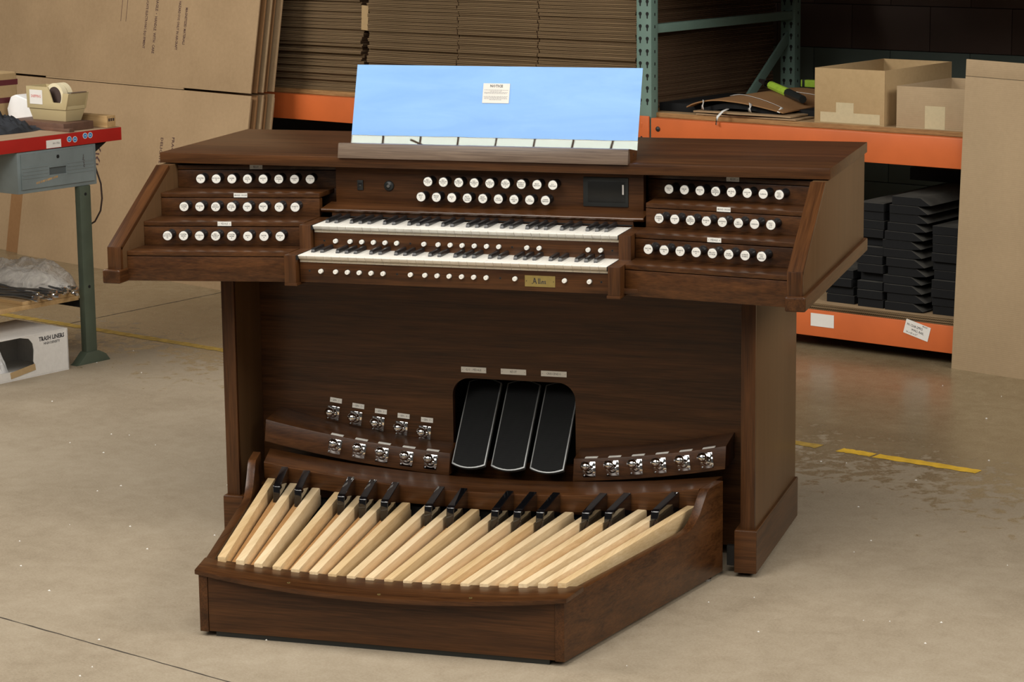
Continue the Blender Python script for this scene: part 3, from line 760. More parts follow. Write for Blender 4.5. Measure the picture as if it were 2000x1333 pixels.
put('rear_cover', MB().loft(rings, WX).mesh('rear_cover', .0006), pb)
bx('rear_rail', -.62, .62, .215, .245, .02, .14, BLACK, pb, 0)
bx('bottom_frame', -.47, .47, -.565, .20, .016, .030, BLACK, pb, 0)
for s in (-1, 1):
    put('brace_bar', MB().box(s * .690 - .012, s * .690 + .012, .275, .290, .02, .075, DARKMET).mesh('brace_bar'), pb)
idx_sharp = [i for i in range(18) if i % 7 in (0, 1, 3, 4, 5)]
def key_body(u, w0, zf, zr, depth, y0, y1, mat, mb, notch=True):
    xf = lambda y: u * (.4420 + (.600 - .4420) * (y + .51) / .71)
    pr = [(y0, zf - depth), (y0, zf), (y1 - .010, zr), (y1 - .004, zr - .0012), (y1 - .001, zr - .0035), (y1, zr - .008)]
    if notch: pr += [(y1, zr - .022), (y1 + .008, zr - .024), (y1 + .008, zr - depth)]
    else: pr += [(y1, zr - depth)]
    mb.loft([[(xf(y) - w0 / 2, y, z) for y, z in pr], [(xf(y) + w0 / 2, y, z) for y, z in pr]], mat)
    return xf
for i in range(19):
    u = -1 + i / 9
    mb = MB(); key_body(u, .0222, .1575 + .0245 * u * u, .154 + .046 * u * u, .052, -.513, .190 + .012 * u * u, MAPLE if i % 3 else MAPLE2, mb)
    put('natural_pedal', mb.mesh('natural_pedal', .0016, 2), pb)
for i in idx_sharp:
    u = -1 + (i + .5) / 9
    zf, zr = .1305 + .0245 * u * u, .130 + .046 * u * u
    mb = MB(); xf = key_body(u, .0215, zf, zr, .035, -.51, .19, OAK, mb, False)
    sp_ = put('sharp_pedal', mb.mesh('sharp_pedal', .0012), pb)
    zt_ = .188 + .031 * u * u; u *= .985; xf = lambda y: u * (.4420 + .158 * (y + .51) / .71)
    pr = [(.060, zr - .004), (.0625, zt_ - .020), (.0655, zt_ - .003), (.070, zt_), (.080, zt_ + .0014), (.1915, zt_ + .021), (.1915, zr - .002)]
    w0 = .0215
    mb = MB().loft([[(xf(y) - w0 / 2, y, z) for y, z in pr], [(xf(y) + w0 / 2, y, z) for y, z in pr]], GLOSSBLK)
    put('sharp_cap', mb.mesh('sharp_cap', .0030, 3), sp_, label='glossy black raised toe block')
# dark floor behind naturals
# ================================================================== PALLET RACK (room frame)
rk = root('pallet_rack', 'pallet rack with teal slotted posts and orange beams along the back wall', 'pallet rack', (-1.726, 3.3, 0), True)
def slotmesh():
    mb = MB()
    pts = [(.0076 * math.cos(R(a)), .005 + .0076 * math.sin(R(a))) for a in range(-30, 211, 30)]
    pts += [(-.0032, -.004), (-.0030, -.013), (0, -.0155), (.0030, -.013), (.0032, -.004)]
    return pts
SLOT = slotmesh()
for (s0, s1, t0, t1, front) in ((-1.773, -1.699, 3.270, 3.318, 1), (-1.773, -1.699, 4.350, 4.398, 0)):
    bx('post', s0, s1, t0, t1, 0, 2.3, TEAL, rk, .004)
    mb = MB()
    for k in range(26):
        z = .93 + .05 * k
        for sx in (-.0175, .0175):
            cx_ = (s0 + s1) / 2 + sx
            mb.loft([[(cx_ + a, t0 - .0006, z + c_) for a, c_ in SLOT], [(cx_ + a, t0 + .002, z + c_) for a, c_ in SLOT]], BLACK)
        mb.box(s1 - .001, s1 + .0006, t0 + .022, t0 + .028, z - .004, z + .008, BLACK)
    o = put('post_slot', mb.mesh('post_slot', smooth=False), rk); o['kind'] = 'stuff'
for s0 in (-1.79, -1.74, -1.70): pass
bx('base_plate', -1.80, -1.65, 3.25, 3.37, 0, .006, TEAL, rk)
bx('horizontal_brace', -1.745, -1.708, 3.318, 4.350, 1.204, 1.240, TEAL, rk, .003)
T = Matrix.Translation((-1.700, 4.0, 1.02)); L = .62
mb = MB().box(-.006, .006, -L / 2, L / 2, -.022, .022, TEAL)
put('diagonal_brace', mb.mesh('diagonal_brace', .002), rk, mat4=Matrix.Translation((-1.735, 4.13, .955)) @ Matrix.Rotation(R(38), 4, 'X'))
for (s0, s1) in ((-5.9, -1.776), (-1.696, .62)):
    for (z0, z1) in ((.750, .865), (.050, .156), (1.52, 1.635)):  # topmost level is unseen, its height chosen to shade bays and wall
        bx('beam', s0, s1, 3.262, 3.305, z0, z1, ORANGE, rk, .004)
        bx('rear_beam', s0, s1, 4.36, 4.40, z0, z1, ORANGE, rk, .003)
mb = MB().box(-1.7655, -1.702, 3.256, 3.2625, .745, .872, ORANGE)
cx_ = -1.738
for dz in (.035, -.02):
    mb.loft([[(cx_ + a * .8, 3.2552, .80 + dz + c_ * .8) for a, c_ in SLOT], [(cx_ + a * .8, 3.2562, .80 + dz + c_ * .8) for a, c_ in SLOT]], BLACK if dz < 0 else ORANGE)
put('beam_bracket', mb.mesh('beam_bracket', .001), rk)
put('beam_bolt', MB().lathe([(.0105, 0), (.0105, .003), (.006, .007), (.001, .008)], DARKMET, 14, Matrix.Translation((-1.660, 3.262, .822)) @ Matrix.Rotation(R(90), 4, 'X')).mesh('beam_bolt'), rk)
def card_label(s, t, z, rot, w_, h_, lines):
    mb = MB().box(-w_ / 2, w_ / 2, -.001, 0, -h_ / 2, h_ / 2, PAPER)
    T = Matrix.Translation((0, -.0016, 0)) @ Matrix.Rotation(R(90), 4, 'X')
    for x, y, sz, tx in lines: mb.text(tx, sz, T @ Matrix.Translation((x, y, 0)), INK, sx=.85)
    return mb.mesh('card_label', smooth=False), Matrix.Translation((s, t, z)) @ Matrix.Rotation(R(rot), 4, 'Y')
me, T = card_label(-.8745, 3.2612, .1165, 0, .105, .051, []); put('card_label', me, rk, mat4=T, label='blank white card on the lower beam')
me, T = card_label(-.4555, 3.2610, .1245, 14, .108, .056, [(-.012, .010, .014, '90-1268-2M02'), (.004, -.005, .013, 'WALL RAIL'), (-.018, -.019, .011, '16 x 63 x 61"'), (.03, .022, .008, 'FRONT')])
put('card_label', me, rk, mat4=T, label='white card with handwritten lines')
# decks
single('shelf_board', MB().box(-1.19, 1.19, -.56, .56, 0, .019, PLY), 'plywood shelf board on the upper right beams, carrying the open boxes', 'shelf board', (-.53, 3.865, .8652), bev=.001)
D.objects['shelf_board'].data.materials.append(PLYE)
for p in D.objects['shelf_board'].data.polygons:
    if abs(p.normal.y) > .8: p.material_index = 1
single('shelf_board', MB().box(-2.0, 2.0, -.56, .56, 0, .019, PLYE), 'plywood shelf board on the upper left beams, under the cardboard stacks', 'shelf board', (-3.79, 3.865, .8652), bev=.001)
single('shelf_board', MB().box(-1.19, 1.19, -.56, .56, 0, .019, PLYE), 'plywood shelf board on the topmost right beams, out of view, height chosen to shade the bay', 'shelf board', (-.53, 3.865, 1.6355), bev=.001)
single('shelf_board', MB().box(-2.0, 2.0, -.56, .56, 0, .019, PLYE), 'plywood shelf board on the topmost left beams, out of view, height chosen to shade the bay', 'shelf board', (-3.79, 3.865, 1.6355), bev=.001)
for k, (dz, a) in enumerate(((0, 0), (.0085, .006), (.017, .002))):
    single('cardboard_liner', MB().box(-1.1, 1.1, -.53, .53, 0, .0065, FLX).box(-1.1, 1.1, -.52, .53, .0066, .0072, CARD),
           ['lowest', 'middle', 'topmost'][k] + ' cardboard liner sheet under the black foam bars', 'cardboard sheet', (-.55, 3.795 - a, .1565 + dz))
# foam bars
def bar_mesh(w_, h_, L, nose):
    pr = [(-w_ / 2, 0), (w_ / 2, 0)]
    if nose: pr += [(w_ / 2 + nose, h_ * .16), (w_ / 2, h_)]
    else: pr += [(w_ / 2, h_)]
    pr += [(-w_ / 2, h_)]
    me = MB().prism(pr, YN, 0, L, FOAM).mesh('foam_bar', .0008, 1)
    me.materials.append(DUST_LIT)
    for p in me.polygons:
        if p.normal.z > .3: p.material_index = 1  # dusty tops; chamfers get the paler colour too, as if catching light
    return me
FB = {}
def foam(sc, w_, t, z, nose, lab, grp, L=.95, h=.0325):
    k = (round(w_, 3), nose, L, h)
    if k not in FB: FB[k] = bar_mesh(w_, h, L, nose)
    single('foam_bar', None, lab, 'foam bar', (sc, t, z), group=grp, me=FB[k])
zb = .1812
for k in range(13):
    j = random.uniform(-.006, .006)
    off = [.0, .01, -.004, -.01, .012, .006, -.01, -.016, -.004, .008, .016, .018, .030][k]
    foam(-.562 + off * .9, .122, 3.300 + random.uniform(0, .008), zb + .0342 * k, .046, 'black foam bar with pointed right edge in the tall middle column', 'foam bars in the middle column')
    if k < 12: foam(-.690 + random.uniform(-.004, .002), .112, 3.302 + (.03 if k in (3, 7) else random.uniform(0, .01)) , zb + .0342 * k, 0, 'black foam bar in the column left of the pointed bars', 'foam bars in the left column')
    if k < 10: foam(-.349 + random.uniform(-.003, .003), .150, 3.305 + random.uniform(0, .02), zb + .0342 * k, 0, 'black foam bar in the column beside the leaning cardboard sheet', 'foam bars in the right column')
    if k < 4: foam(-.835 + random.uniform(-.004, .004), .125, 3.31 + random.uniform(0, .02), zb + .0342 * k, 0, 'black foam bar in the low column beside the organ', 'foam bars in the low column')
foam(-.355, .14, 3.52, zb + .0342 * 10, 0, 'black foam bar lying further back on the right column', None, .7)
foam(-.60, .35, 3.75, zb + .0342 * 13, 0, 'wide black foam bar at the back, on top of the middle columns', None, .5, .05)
# flattened boxes in two stacks
def flat_box(w_, dep, cuts, seed):
    rnd = random.Random(seed); mb = MB()
    for lay in (0, 1):
        z0 = lay * .0073 + .0003; x = -w_ / 2
        for c_ in cuts + [w_ / 2]:
            y0 = rnd.uniform(-.004, .004)
            o = len(mb.f)
            mb.box(x, c_ - .002, y0, dep, z0, z0 + .0062, CARD); x = c_ + .002
            mb.m[o + 2] = mb.mi(FLX); mb.m[o + 3] = mb.mi(FLY); mb.m[o + 5] = mb.mi(FLY)
    return mb.mesh('flattened_box', smooth=False)
FLA = [flat_box(1.27, 1.0, [], i) for i in range(4)]
FLB = [flat_box(1.475, 1.03, [-.215, .225], i + 9) for i in range(4)]
for k in range(38):
    z = .8850 + .0156 * k
    single('flattened_box', None, 'lowest flattened box of the left stack, resting on the plywood shelf' if k == 0 else 'flattened cardboard box in the left stack on the upper shelf', 'cardboard box', (-3.972 + random.uniform(-.010, .010) + (.03 if k < 3 else 0), 3.335 + random.uniform(-.012, .012), z), rz=random.uniform(-.006, .006), group='flattened boxes in the left stack', me=FLA[k % 4])
    single('flattened_box', None, 'lowest flattened box of the right stack, resting on the plywood shelf' if k == 0 else 'flattened cardboard box in the right stack, beside the teal post', 'cardboard box', (-2.540 + random.uniform(-.007, .007) + .022 * (k / 40), 3.300 + random.uniform(-.008, .008), z), rz=random.uniform(-.004, .004), group='flattened boxes in the right stack', me=FLB[k % 4])
single('cardboard_scrap', MB().box(-.02, .02, 0, .004, 0, .11, CARDB), 'small upright cardboard scrap wedged between the two stacks', 'cardboard scrap', (-3.318, 3.33, 1.165), bev=0, rot=(0, .06, -TH))

# ================================================================== THINGS ON THE UPPER RIGHT SHELF
ZS = .8844
def open_box(name, label, w_, dep, h_, base, mat, tape, rz=0):
    b_ = root(name, label, 'box', base, True)
    s, t, z = base; th = .005
    b_.rotation_euler.z = -TH + rz
    bx('base_panel', s - w_ / 2, s + w_ / 2, t, t + dep, z, z + th, mat, b_, 0)
    bx('front_wall', s - w_ / 2, s + w_ / 2, t, t + th, z + th, z + h_, mat, b_, .001)
    bx('back_wall', s - w_ / 2, s + w_ / 2, t + dep - th, t + dep, z + th, z + h_, mat, b_, .001)
    bx('side_wall', s - w_ / 2, s - w_ / 2 + th, t + th, t + dep - th, z + th, z + h_, mat, b_, .001)
    bx('side_wall', s + w_ / 2 - th, s + w_ / 2, t + th, t + dep - th, z + th, z + h_, mat, b_, .001)
    for (a, c_, d_, e_) in tape: bx('paper_tape', s + a, s + c_, t - .0007, t - .0001, z + d_, z + e_, MASK, b_, 0)
    # folded-in corner gusset
    mb = MB().add([(s - w_ / 2 + .006, t + dep - .012, z + h_ - .003), (s - w_ / 2 + .09, t + dep - .012, z + h_ - .003), (s - w_ / 2 + .006, t + dep - .20, z + h_ - .003), (s - w_ / 2 + .006, t + dep - .10, z + h_ - .11)], [(0, 1, 3), (0, 3, 2)], CARDD)
    return b_
open_box('open_box', 'taller open kraft box with a stepped beige tape mark on the upper shelf', .310, .52, .212, (-.800, 3.318, ZS), CARDB, [(-.128, .136, .004, .043), (-.058, .020, .043, .082)])
open_box('open_box', 'lower open kraft box with one upright tape strip, right of the taller box', .335, .42, .158, (-.425, 3.318, ZS), CARDL, [(-.045, .040, .002, .088)])
# strapped bundle
fo = root('strapped_bundle', 'bulging cardboard folder with black foam inside, held by white straps', 'cardboard bundle', (-1.30, 3.30, ZS), True)
def sheet(pts, th, mat, name, n=10):
    """quad patch given by rows of points, thickened"""
    rows = len(pts); cols = len(pts[0]); vs = [p for r in pts for p in r]; k = len(vs); vs += [(p[0], p[1], p[2] - th) for p in vs]; fs = []
    for j in range(rows - 1):
        for i in range(cols - 1):
            a = j * cols + i; fs.append((a, a + 1, a + cols + 1, a + cols)); fs.append((k + a, k + a + cols, k + a + cols + 1, k + a + 1))
    ring = [i for i in range(cols)] + [j * cols + cols - 1 for j in range(1, rows)] + [(rows - 1) * cols + i for i in range(cols - 2, -1, -1)] + [j * cols for j in range(rows - 2, 0, -1)]
    for a, c_ in zip(ring, ring[1:] + ring[:1]): fs.append((a, k + a, k + c_, c_))
    return MB().add(vs, fs, mat).mesh(name)
def arc_rows(s0, s1, t0, t1, zf, tfn, rows=8, cols=17):
    out = []
    for j in range(rows):
        v = j / (rows - 1); out.append([(s0 + (s1 - s0) * i / (cols - 1), tfn(i / (cols - 1), v) if tfn else t0 + (t1 - t0) * v, zf(i / (cols - 1), v)) for i in range(cols)])
    return out
bow = lambda u: math.sin(math.pi * u)
tf = lambda u, v: 3.285 + .035 * abs(u - .5) * 2 + v * .62
put('lower_card', sheet(arc_rows(-1.52, -1.06, 0, 0, lambda u, v: ZS + .016 + .004 * bow(u), lambda u, v: tf(u, v) - .01), .006, CARD, 'lower_card'), fo)
put('bottom_card', sheet(arc_rows(-1.50, -1.03, 0, 0, lambda u, v: ZS + .007, lambda u, v: 3.30 + v * .6), .005, CARD, 'bottom_card'), fo)
put('upper_card', sheet(arc_rows(-1.56, -1.10, 0, 0, lambda u, v: ZS + .030 + .038 * bow(u ** .8) * (1 - .3 * v) + .012 * v, lambda u, v: tf(u, v)), .005, CARDD, 'upper_card'), fo)
put('foam_filling', sheet(arc_rows(-1.49, -1.14, 0, 0, lambda u, v: ZS + .026 + .030 * bow(u) * (1 - .2 * v), lambda u, v: tf(u, v) + .02), .022, FOAM, 'foam_filling'), fo)
def strap(pts, w_, name='strap'):
    vs = []; fs = []
    for i, p in enumerate(pts):
        q = Vector(pts[min(i + 1, len(pts) - 1)]) - Vector(pts[max(i - 1, 0)]); q.normalize(); a = q.cross(Vector((.25, .35, 1))).normalized() * w_ / 2
        vs += [tuple(Vector(p) - a), tuple(Vector(p) + a)]
    for i in range(len(pts) - 1): fs.append((2 * i, 2 * i + 1, 2 * i + 3, 2 * i + 2))
    me = MB().add(vs, fs, STRAP).mesh(name); o = put(name, me, fo); m_ = o.modifiers.new('t', 'SOLIDIFY'); m_.thickness = .0012; return o
top = lambda u, v: ZS + .0325 + .038 * bow(u ** .8) * (1 - .3 * v) + .012 * v
P_ = lambda u, v: (-1.56 + .46 * u, tf(u, v), top(u, v))
strap([P_(.10 + .09 * i, .42 - .035 * i) for i in range(10)] + [(-1.115, 3.31, ZS + .03)], .012)
strap([P_(.35 + .06 * i, .72 - .0 * i) for i in range(8)], .008)
strap([(-1.46, 3.297, ZS + .062), (-1.462, 3.290, ZS + .040), (-1.462, 3.293, ZS + .026)], .018)
strap([(-1.235, 3.296, ZS + .060), (-1.237, 3.288, ZS + .040), (-1.237, 3.294, ZS + .026)], .018)
strap([(-1.345, 3.300, ZS + .034), (-1.352, 3.272, ZS + .026), (-1.362, 3.250, ZS + .004), (-1.366, 3.247, ZS - .028)], .012)
single('foam_slab', MB().box(-.13, .13, 0, .5, 0, .034, FOAM), 'black foam slab beside the teal post, left of the strapped bundle', 'foam slab', (-1.60, 3.37, ZS), bev=.002)
single('foam_slab', MB().box(-.12, .12, 0, .45, 0, .030, FOAM), 'black foam slab behind the right end of the strapped bundle', 'foam slab', (-1.075, 3.44, ZS + .0), bev=.002)
# lime and black hand tools
tl = root('strapping_tool', 'lime green hand tool with black grip and silver head on the bundle', 'tool', (-1.36, 3.62, ZS + .07), True)
tl.rotation_euler.z = -TH
a, c_ = Vector((-1.52, 3.80, .985)), Vector((-1.07, 3.46, .945))
dd = (c_ - a).normalized()
def seg(p, q, r0, r1, mat, nm): put(nm, MB().tube([tuple(a + dd * p), tuple(a + dd * ((p + q) / 2)), tuple(a + dd * q)], [r0, (r0 + r1) / 2, r1], mat, 10).mesh(nm), tl)
seg(0, .09, .008, .015, STEEL, 'head'); seg(.0895, .13, .017, .017, GLOSSBLK, 'collar'); seg(.13, .33, .017, .018, GREENT, 'handle'); seg(.33, .50, .018, .016, PLASTBLK, 'grip')
t2 = root('striped_bar', 'lime green bar with black bands lying behind the strapping tool', 'tool', (-1.36, 3.95, ZS), True)
bx('bar', -1.46, -1.06, 4.02, 4.05, .945, .975, GREENT, t2, .003)
for i in range(6): bx('band', -1.452 + .062 * i, -1.440 + .062 * i, 4.0188, 4.0512, .944, .976, PLASTBLK, t2, .001)
bx('bar_rest', -1.40, -1.10, 4.00, 4.07, ZS, .944, FOAM, t2, .002)

# ================================================================== LEANING CARDBOARD, RIGHT
cs = root('cardboard_sheet', 'tall plain cardboard sheet leaning upright at the right of the rack', 'cardboard sheet', (.94, 3.11, 0))
cs.rotation_euler = (0, 0, 0)
dirv = Vector((.28, -.14, 0)).normalized(); nrm = Vector((-dirv.y, dirv.x, 0)); ang = math.atan2(dirv.y, dirv.x)
Tm = Matrix.Translation((.94, 3.11, 0)) @ Matrix.Rotation(ang, 4, 'Z') @ Matrix.Rotation(R(-.9), 4, 'X') @ Matrix.Rotation(R(1.3), 4, 'Y')
put('lower_panel', MB().box(0, 1.1, 0, .006, .0, 1.098, CARDL).mesh('lower_panel', .0012), cs, mat4=Tm)
put('top_flap', MB().box(0, 1.1, .0004, .0064, 1.0995, 1.161, CARDL).mesh('top_flap', .0012), cs, mat4=Tm)

# ================================================================== LARGE FLATTENED BOXES, LEFT
def lean(s1, t1, lean_, rz=-.102):   # local x runs leftwards from the right edge, z up the sheet
    return W(s1, t1), -TH + rz + 0, lean_
FLAPZ = .893
def big_box(k, s1, t1, mat, label, tex=False, h=2.0, wdt=2.3):
    o = root('large_flattened_box', label, 'cardboard box', (s1, t1, 0), True, group='large flattened boxes leaning on the rack')
    sgn = Matrix.Translation((s1, t1, 0)) @ Matrix.Rotation(R(-5.83 + .45 * k), 4, 'Z') @ Matrix.Rotation(R(-9.6), 4, 'X')
    wl = (1.70, 1.83, 2.3, 2.3, 2.3)[k]; wh = 2.3 if k < 2 else wl
    put('lower_panel', MB().loft([[(0, y, 0), (0, y, FLAPZ - .004), (-wh, y, FLAPZ - .004), (-wh, y, .56), (-wl, y, .50), (-wl, y, 0)] for y in (0, .006)], mat).mesh('lower_panel', .001), o, mat4=sgn)
    put('upper_panel', MB().box(-wdt, .002, -.0062, 0, FLAPZ + .006, h, mat).mesh('upper_panel', .001), o, mat4=sgn)
    put('inner_ply', MB().box(-(1.70, 1.80, 1.6, 1.6, 1.6)[k] + .01, -.004, .0068, .0128, .0, FLAPZ - .02, mat).mesh('inner_ply', .001), o, mat4=sgn)
    if tex:
        put('glued_flap', MB().box(-1.589, -.487, -.0062, -.0001, FLAPZ - .0015, FLAPZ + .0058, mat).mesh('glued_flap'), o, mat4=sgn)
        def tx(st, s, z, sz, front, al, sx=.64):
            y = -.0066 if front else -.0004
            T = Matrix.Translation((s, y, z)) @ Matrix.Rotation(R(90), 4, 'X') @ Matrix.Rotation(R(-90), 4, 'Z')
            mb = MB().text(st, sz, T, INKB, al, sx=sx, extra=.0006); put('printed_line', mb.mesh('printed_line', smooth=False), o, mat4=sgn)
        tx('FRAGILE  •  HANDLE  WITH  CARE', -.746, 1.047, .027, True, 'RIGHT')
        tx('DELICATE ELECTRONIC EQUIPMENT', -.821, 1.068, .024, True, 'RIGHT')
        tx('MAGNETIZED MATERIALS', -.520, 1.097, .0235, True, 'RIGHT')
        tx('HAZARDOUS ONLY IN AIRCRAFT', -.573, 1.071, .0235, True, 'RIGHT')
        tx('FRAGILE', -.533, .667, .026, False, 'LEFT', 1.05); tx('DELICATE', -.618, .660, .026, False, 'LEFT', 1.05)
        tx('MADE IN U.S.A.', -1.244, .300, .030, False, 'RIGHT', .9)
        mb = MB()
        for x in (-.978, -1.019): mb.box(x - .0015, x + .0015, -.0066, -.0062, 1.19, 1.6, INKB)
        for z in (.605, .555, .505):
            mb.add([(-1.135, -.0004, z), (-1.110, -.0004, z + .020), (-1.085, -.0004, z), (-1.085, -.0004, z + .012), (-1.110, -.0004, z + .032), (-1.135, -.0004, z + .012)], [(0, 1, 4, 5), (1, 2, 3, 4)], INKB)
            mb.add([(-1.125, -.0004, z - .012), (-1.095, -.0004, z - .012), (-1.095, -.0004, z - .004), (-1.125, -.0004, z - .004)], [(0, 1, 2, 3)], INKB)
        put('printed_rule', mb.mesh('printed_rule', smooth=False), o, mat4=sgn)
    return o
big_box(0, -3.727, 2.850, CARD, 'frontmost large flattened box, printed with rotated brown warnings', True)
big_box(1, -3.722, 2.884, CARDD, 'second large flattened box, directly behind the printed one')
big_box(2, -3.712, 2.915, CARD, 'third large flattened box from the front of the leaning row')
big_box(3, -3.722, 2.947, CARDD, 'fourth large flattened box from the front of the leaning row')
big_box(4, -3.702, 2.975, CARD, 'rearmost large flattened box, nearest the rack beam')

# ================================================================== WORKBENCH, LEFT
wbk = root('workbench', 'red-edged steel workbench with grey drawer and green leg at the left', 'workbench', (-3.4, 1.2, 0), True)
bx('bench_top', -3.80, -3.0305, .30, 1.600, .882, .9015, BENCHTOP, wbk, .001)
fr_ = bx('red_edge', -3.0375, -3.030, .30, 1.605, .850, .900, REDP, wbk, .001)
bx('red_end_edge', -3.80, -3.038, 1.600, 1.607, .850, .900, REDP, wbk, .001)
mb = MB().box(-3.0299, -3.0293, 1.228, 1.300, .852, .882, PAPER)
mb.text('00-1756', .010, Matrix.Translation((-3.0288, 1.276, .868)) @ Matrix.Rotation(R(90), 4, 'Z') @ Matrix.Rotation(R(90), 4, 'X'), INK)
put('asset_label', mb.mesh('asset_label', smooth=False), fr_, label='white printed asset label')
for t, z in ((1.341, .877), (1.369, .874), (1.420, .883), (1.446, .883)):
    T = Matrix.Translation((-3.0298, t, z)) @ Matrix.Rotation(R(90), 4, 'Y')
    mb = MB().lathe([(.0115, 0), (.0115, .0006)], PAPER, 16, T); mb.lathe([(.0095, .0006), (.0095, .0009)], BLUEST, 16, T)
    mb.box(-3.0290, -3.0286, t - .004, t + .004, z - .001, z + .001, PAPER)
    put('round_sticker', mb.mesh('round_sticker'), fr_, label='small round blue sticker')
cab = MB().box(-3.48, -3.034, 1.088, 1.474, .692, .848, GREYP)
cb_ = put('drawer_cabinet', cab.mesh('drawer_cabinet', .003), wbk, label='grey painted steel drawer unit')
mb = MB().box(-3.034, -3.028, 1.102, 1.236, .708, .840, GREYP); mb.box(-3.034, -3.028, 1.318, 1.458, .708, .840, GREYP)
mb.box(-3.034, -3.028, 1.236, 1.318, .781, .840, GREYP); mb.box(-3.034, -3.028, 1.236, 1.318, .708, .751, GREYP)
for i in range(4):
    z = .789 - .013 * i
    for t0, t1 in ((1.106, 1.228), (1.324, 1.454)): mb.box(-3.028, -3.0262, t0, t1, z - .003, z + .002, GREYP)
put('drawer_front', mb.mesh('drawer_front'), cb_)
mb = MB(); mb.box(-3.0335, -3.0326, 1.236, 1.318, .751, .781, GREYD); mb.box(-3.0275, -3.0262, 1.236, 1.318, .779, .783, GREYP)
put('finger_pull', mb.mesh('finger_pull'), cb_)
mb = MB().prism([(1.275, .811), (1.285, .811), (1.287, .817), (1.285, .824), (1.275, .824), (1.273, .817)], lambda p, q, a: (a, p, q), -3.028, -3.0274, BLACK)
put('lock_hole', mb.mesh('lock_hole'), cb_)
mb = MB()
rnd = random.Random(3)
for i in range(26):
    t = 1.17 + .004 * i + rnd.uniform(0, .002); z = .727 + .0006 * i; mb.box(-3.0278, -3.0274, t, t + rnd.uniform(.001, .004), z - .004, z + .004, PINE)
for i in range(14): z = .765 + .0035 * i; t = 1.402 + rnd.uniform(-.003, .003); mb.box(-3.0262, -3.0258, t, t + rnd.uniform(.002, .006), z, z + .002, CORE)
put('paint_scuff', mb.mesh('paint_scuff', smooth=False), cb_)
mb = MB().tube([(-3.28, 1.62, .80), (-3.235, 1.64, .74), (-3.218, 1.655, .66), (-3.220, 1.66, .60), (-3.232, 1.66, .55), (-3.262, 1.655, .505), (-3.31, 1.65, .48)], .0035, CORE, 8)
put('cable', mb.mesh('cable'), wbk, label='dark cable hanging behind the bench leg')
# legs
for s, t in ((-3.058, 1.408), (-3.74, 1.408), (-3.058, .42)):
    lg = bx('leg', s, s + .030, t - .027, t + .027, .03, .85 if s < -3.5 else .692 if t > 1 else .85, GREENP, wbk, .003)
    mb = MB().prism([(t - .085, 0), (t + .088, 0), (t + .066, .028), (t + .030, .046), (t - .028, .046), (t - .070, .006)], XN, s - .006, s + .036, GREENP)
    put('leg_foot', mb.mesh('leg_foot', .002), lg)
    if t > 1 and s > -3.2:
        mb = MB()
        for z in (.66, .30): mb.lathe([(.006, 0), (.006, .001)], BLACK, 12, Matrix.Translation((s + .0302, t, z)) @ Matrix.Rotation(R(90), 4, 'Y'))
        put('bolt_hole', mb.mesh('bolt_hole'), lg)
mb = MB().prism([(1.475, .85), (1.56, .85), (1.475, .80)], XN, -3.10, -3.06, BLACK)
put('corner_bracket', mb.mesh('corner_bracket'), wbk)
bx('leg_brace', -3.74, -3.04, 1.395, 1.420, .215, .245, BLACK, wbk, .001)
single('shelf_plank', MB().box(-.35, .35, -.165, .165, 0, .014, PLY), 'thin plywood plank on the bench lower brace, carrying the plastic bag', 'plank', (-3.415, 1.272, .266), rz=0, bev=.001)
D.objects['shelf_plank'].data.materials.append(PINE)
for p in D.objects['shelf_plank'].data.polygons:
    if abs(p.normal.z) < .5: p.material_index = 1
single('shelf_plank', MB().box(-.34, .34, -.30, .30, 0, .018, PINE), 'thicker pine plank below the thin plywood plank', 'plank', (-3.405, 1.085, .2472), bev=.001)

# --- things on the bench
ZB = .902
single('flat_case', MB().box(-.165, .165, -.075, .075, 0, .030, FLATB), 'flat brown case under the tape dispenser', 'case', (-3.235, 1.425, ZB), bev=.002)
single('brown_slat', MB().box(-.15, .15, -.012, .012, 0, .012, FLATB), 'narrow brown slat lying in front of the flat case', 'slat', (-3.185, 1.360, ZB), bev=.001)
wbx = single('wood_block', MB().box(-.16, .16, -.022, .022, 0, .046, PINE), 'pale wood block with dark end print on the bench corner', 'wood block', (-3.195, 1.560, ZB), bev=.002)
mb = MB()
rnd = random.Random(5)
for i in range(3): mb.box(.1601, .1606, -.015 + .011 * i, -.007 + .011 * i, .022 + rnd.uniform(0, .004), .036, CORE)
put('end_print', mb.mesh('end_print'), wbx)
# tape dispenser
td = root('tape_dispenser', 'beige tape dispenser with cream roll and handwritten SHIPPING label', 'tape dispenser', (-3.22, 1.455, ZB + .03), True)
z0 = ZB + .0302; s0, s1, t0, t1 = -3.330, -3.110, 1.395, 1.497
def fr(a, c_, d_, e_, z): return [(a, d_, z), (c_, d_, z), (c_, e_, z), (a, e_, z)]
mb = MB().loft([fr(s0 + .018, s1 - .012, t0 + .012, t1 - .012, z0), fr(s0 + .006, s1 + .002, t0 + .003, t1 - .003, z0 + .045)], BEIGEP)
put('base', mb.mesh('dispenser_base', .002), td)
for t in (t0, t1 - .006):
    pr = [(s0, z0 + .0455), (s1 + .004, z0 + .0455), (s1 + .024, z0 + .110), (s1 - .010, z0 + .110), (s1 - .020, z0 + .072), (s1 - .070, z0 + .072), (s1 - .096, z0 + .130), (s0 - .003, z0 + .130)]
    mb = MB().prism(pr, YN, t, t + .006, BEIGEP); put('side_wall', mb.mesh('side_wall', .001), td)
mb = MB().box(s0, s1 + .004, t0 + .006, t1 - .006, z0 + .0455, z0 + .060, BEIGEP)
mb.prism([(s1 + .004, z0 + .060), (s1 + .024, z0 + .110), (s1 + .016, z0 + .110), (s1 - .004, z0 + .060)], YN, t0 + .006, t1 - .006, BEIGEP)
mb.box(s0 - .003, s0 + .002, t0 + .006, t1 - .006, z0 + .060, z0 + .130, BEIGEP)
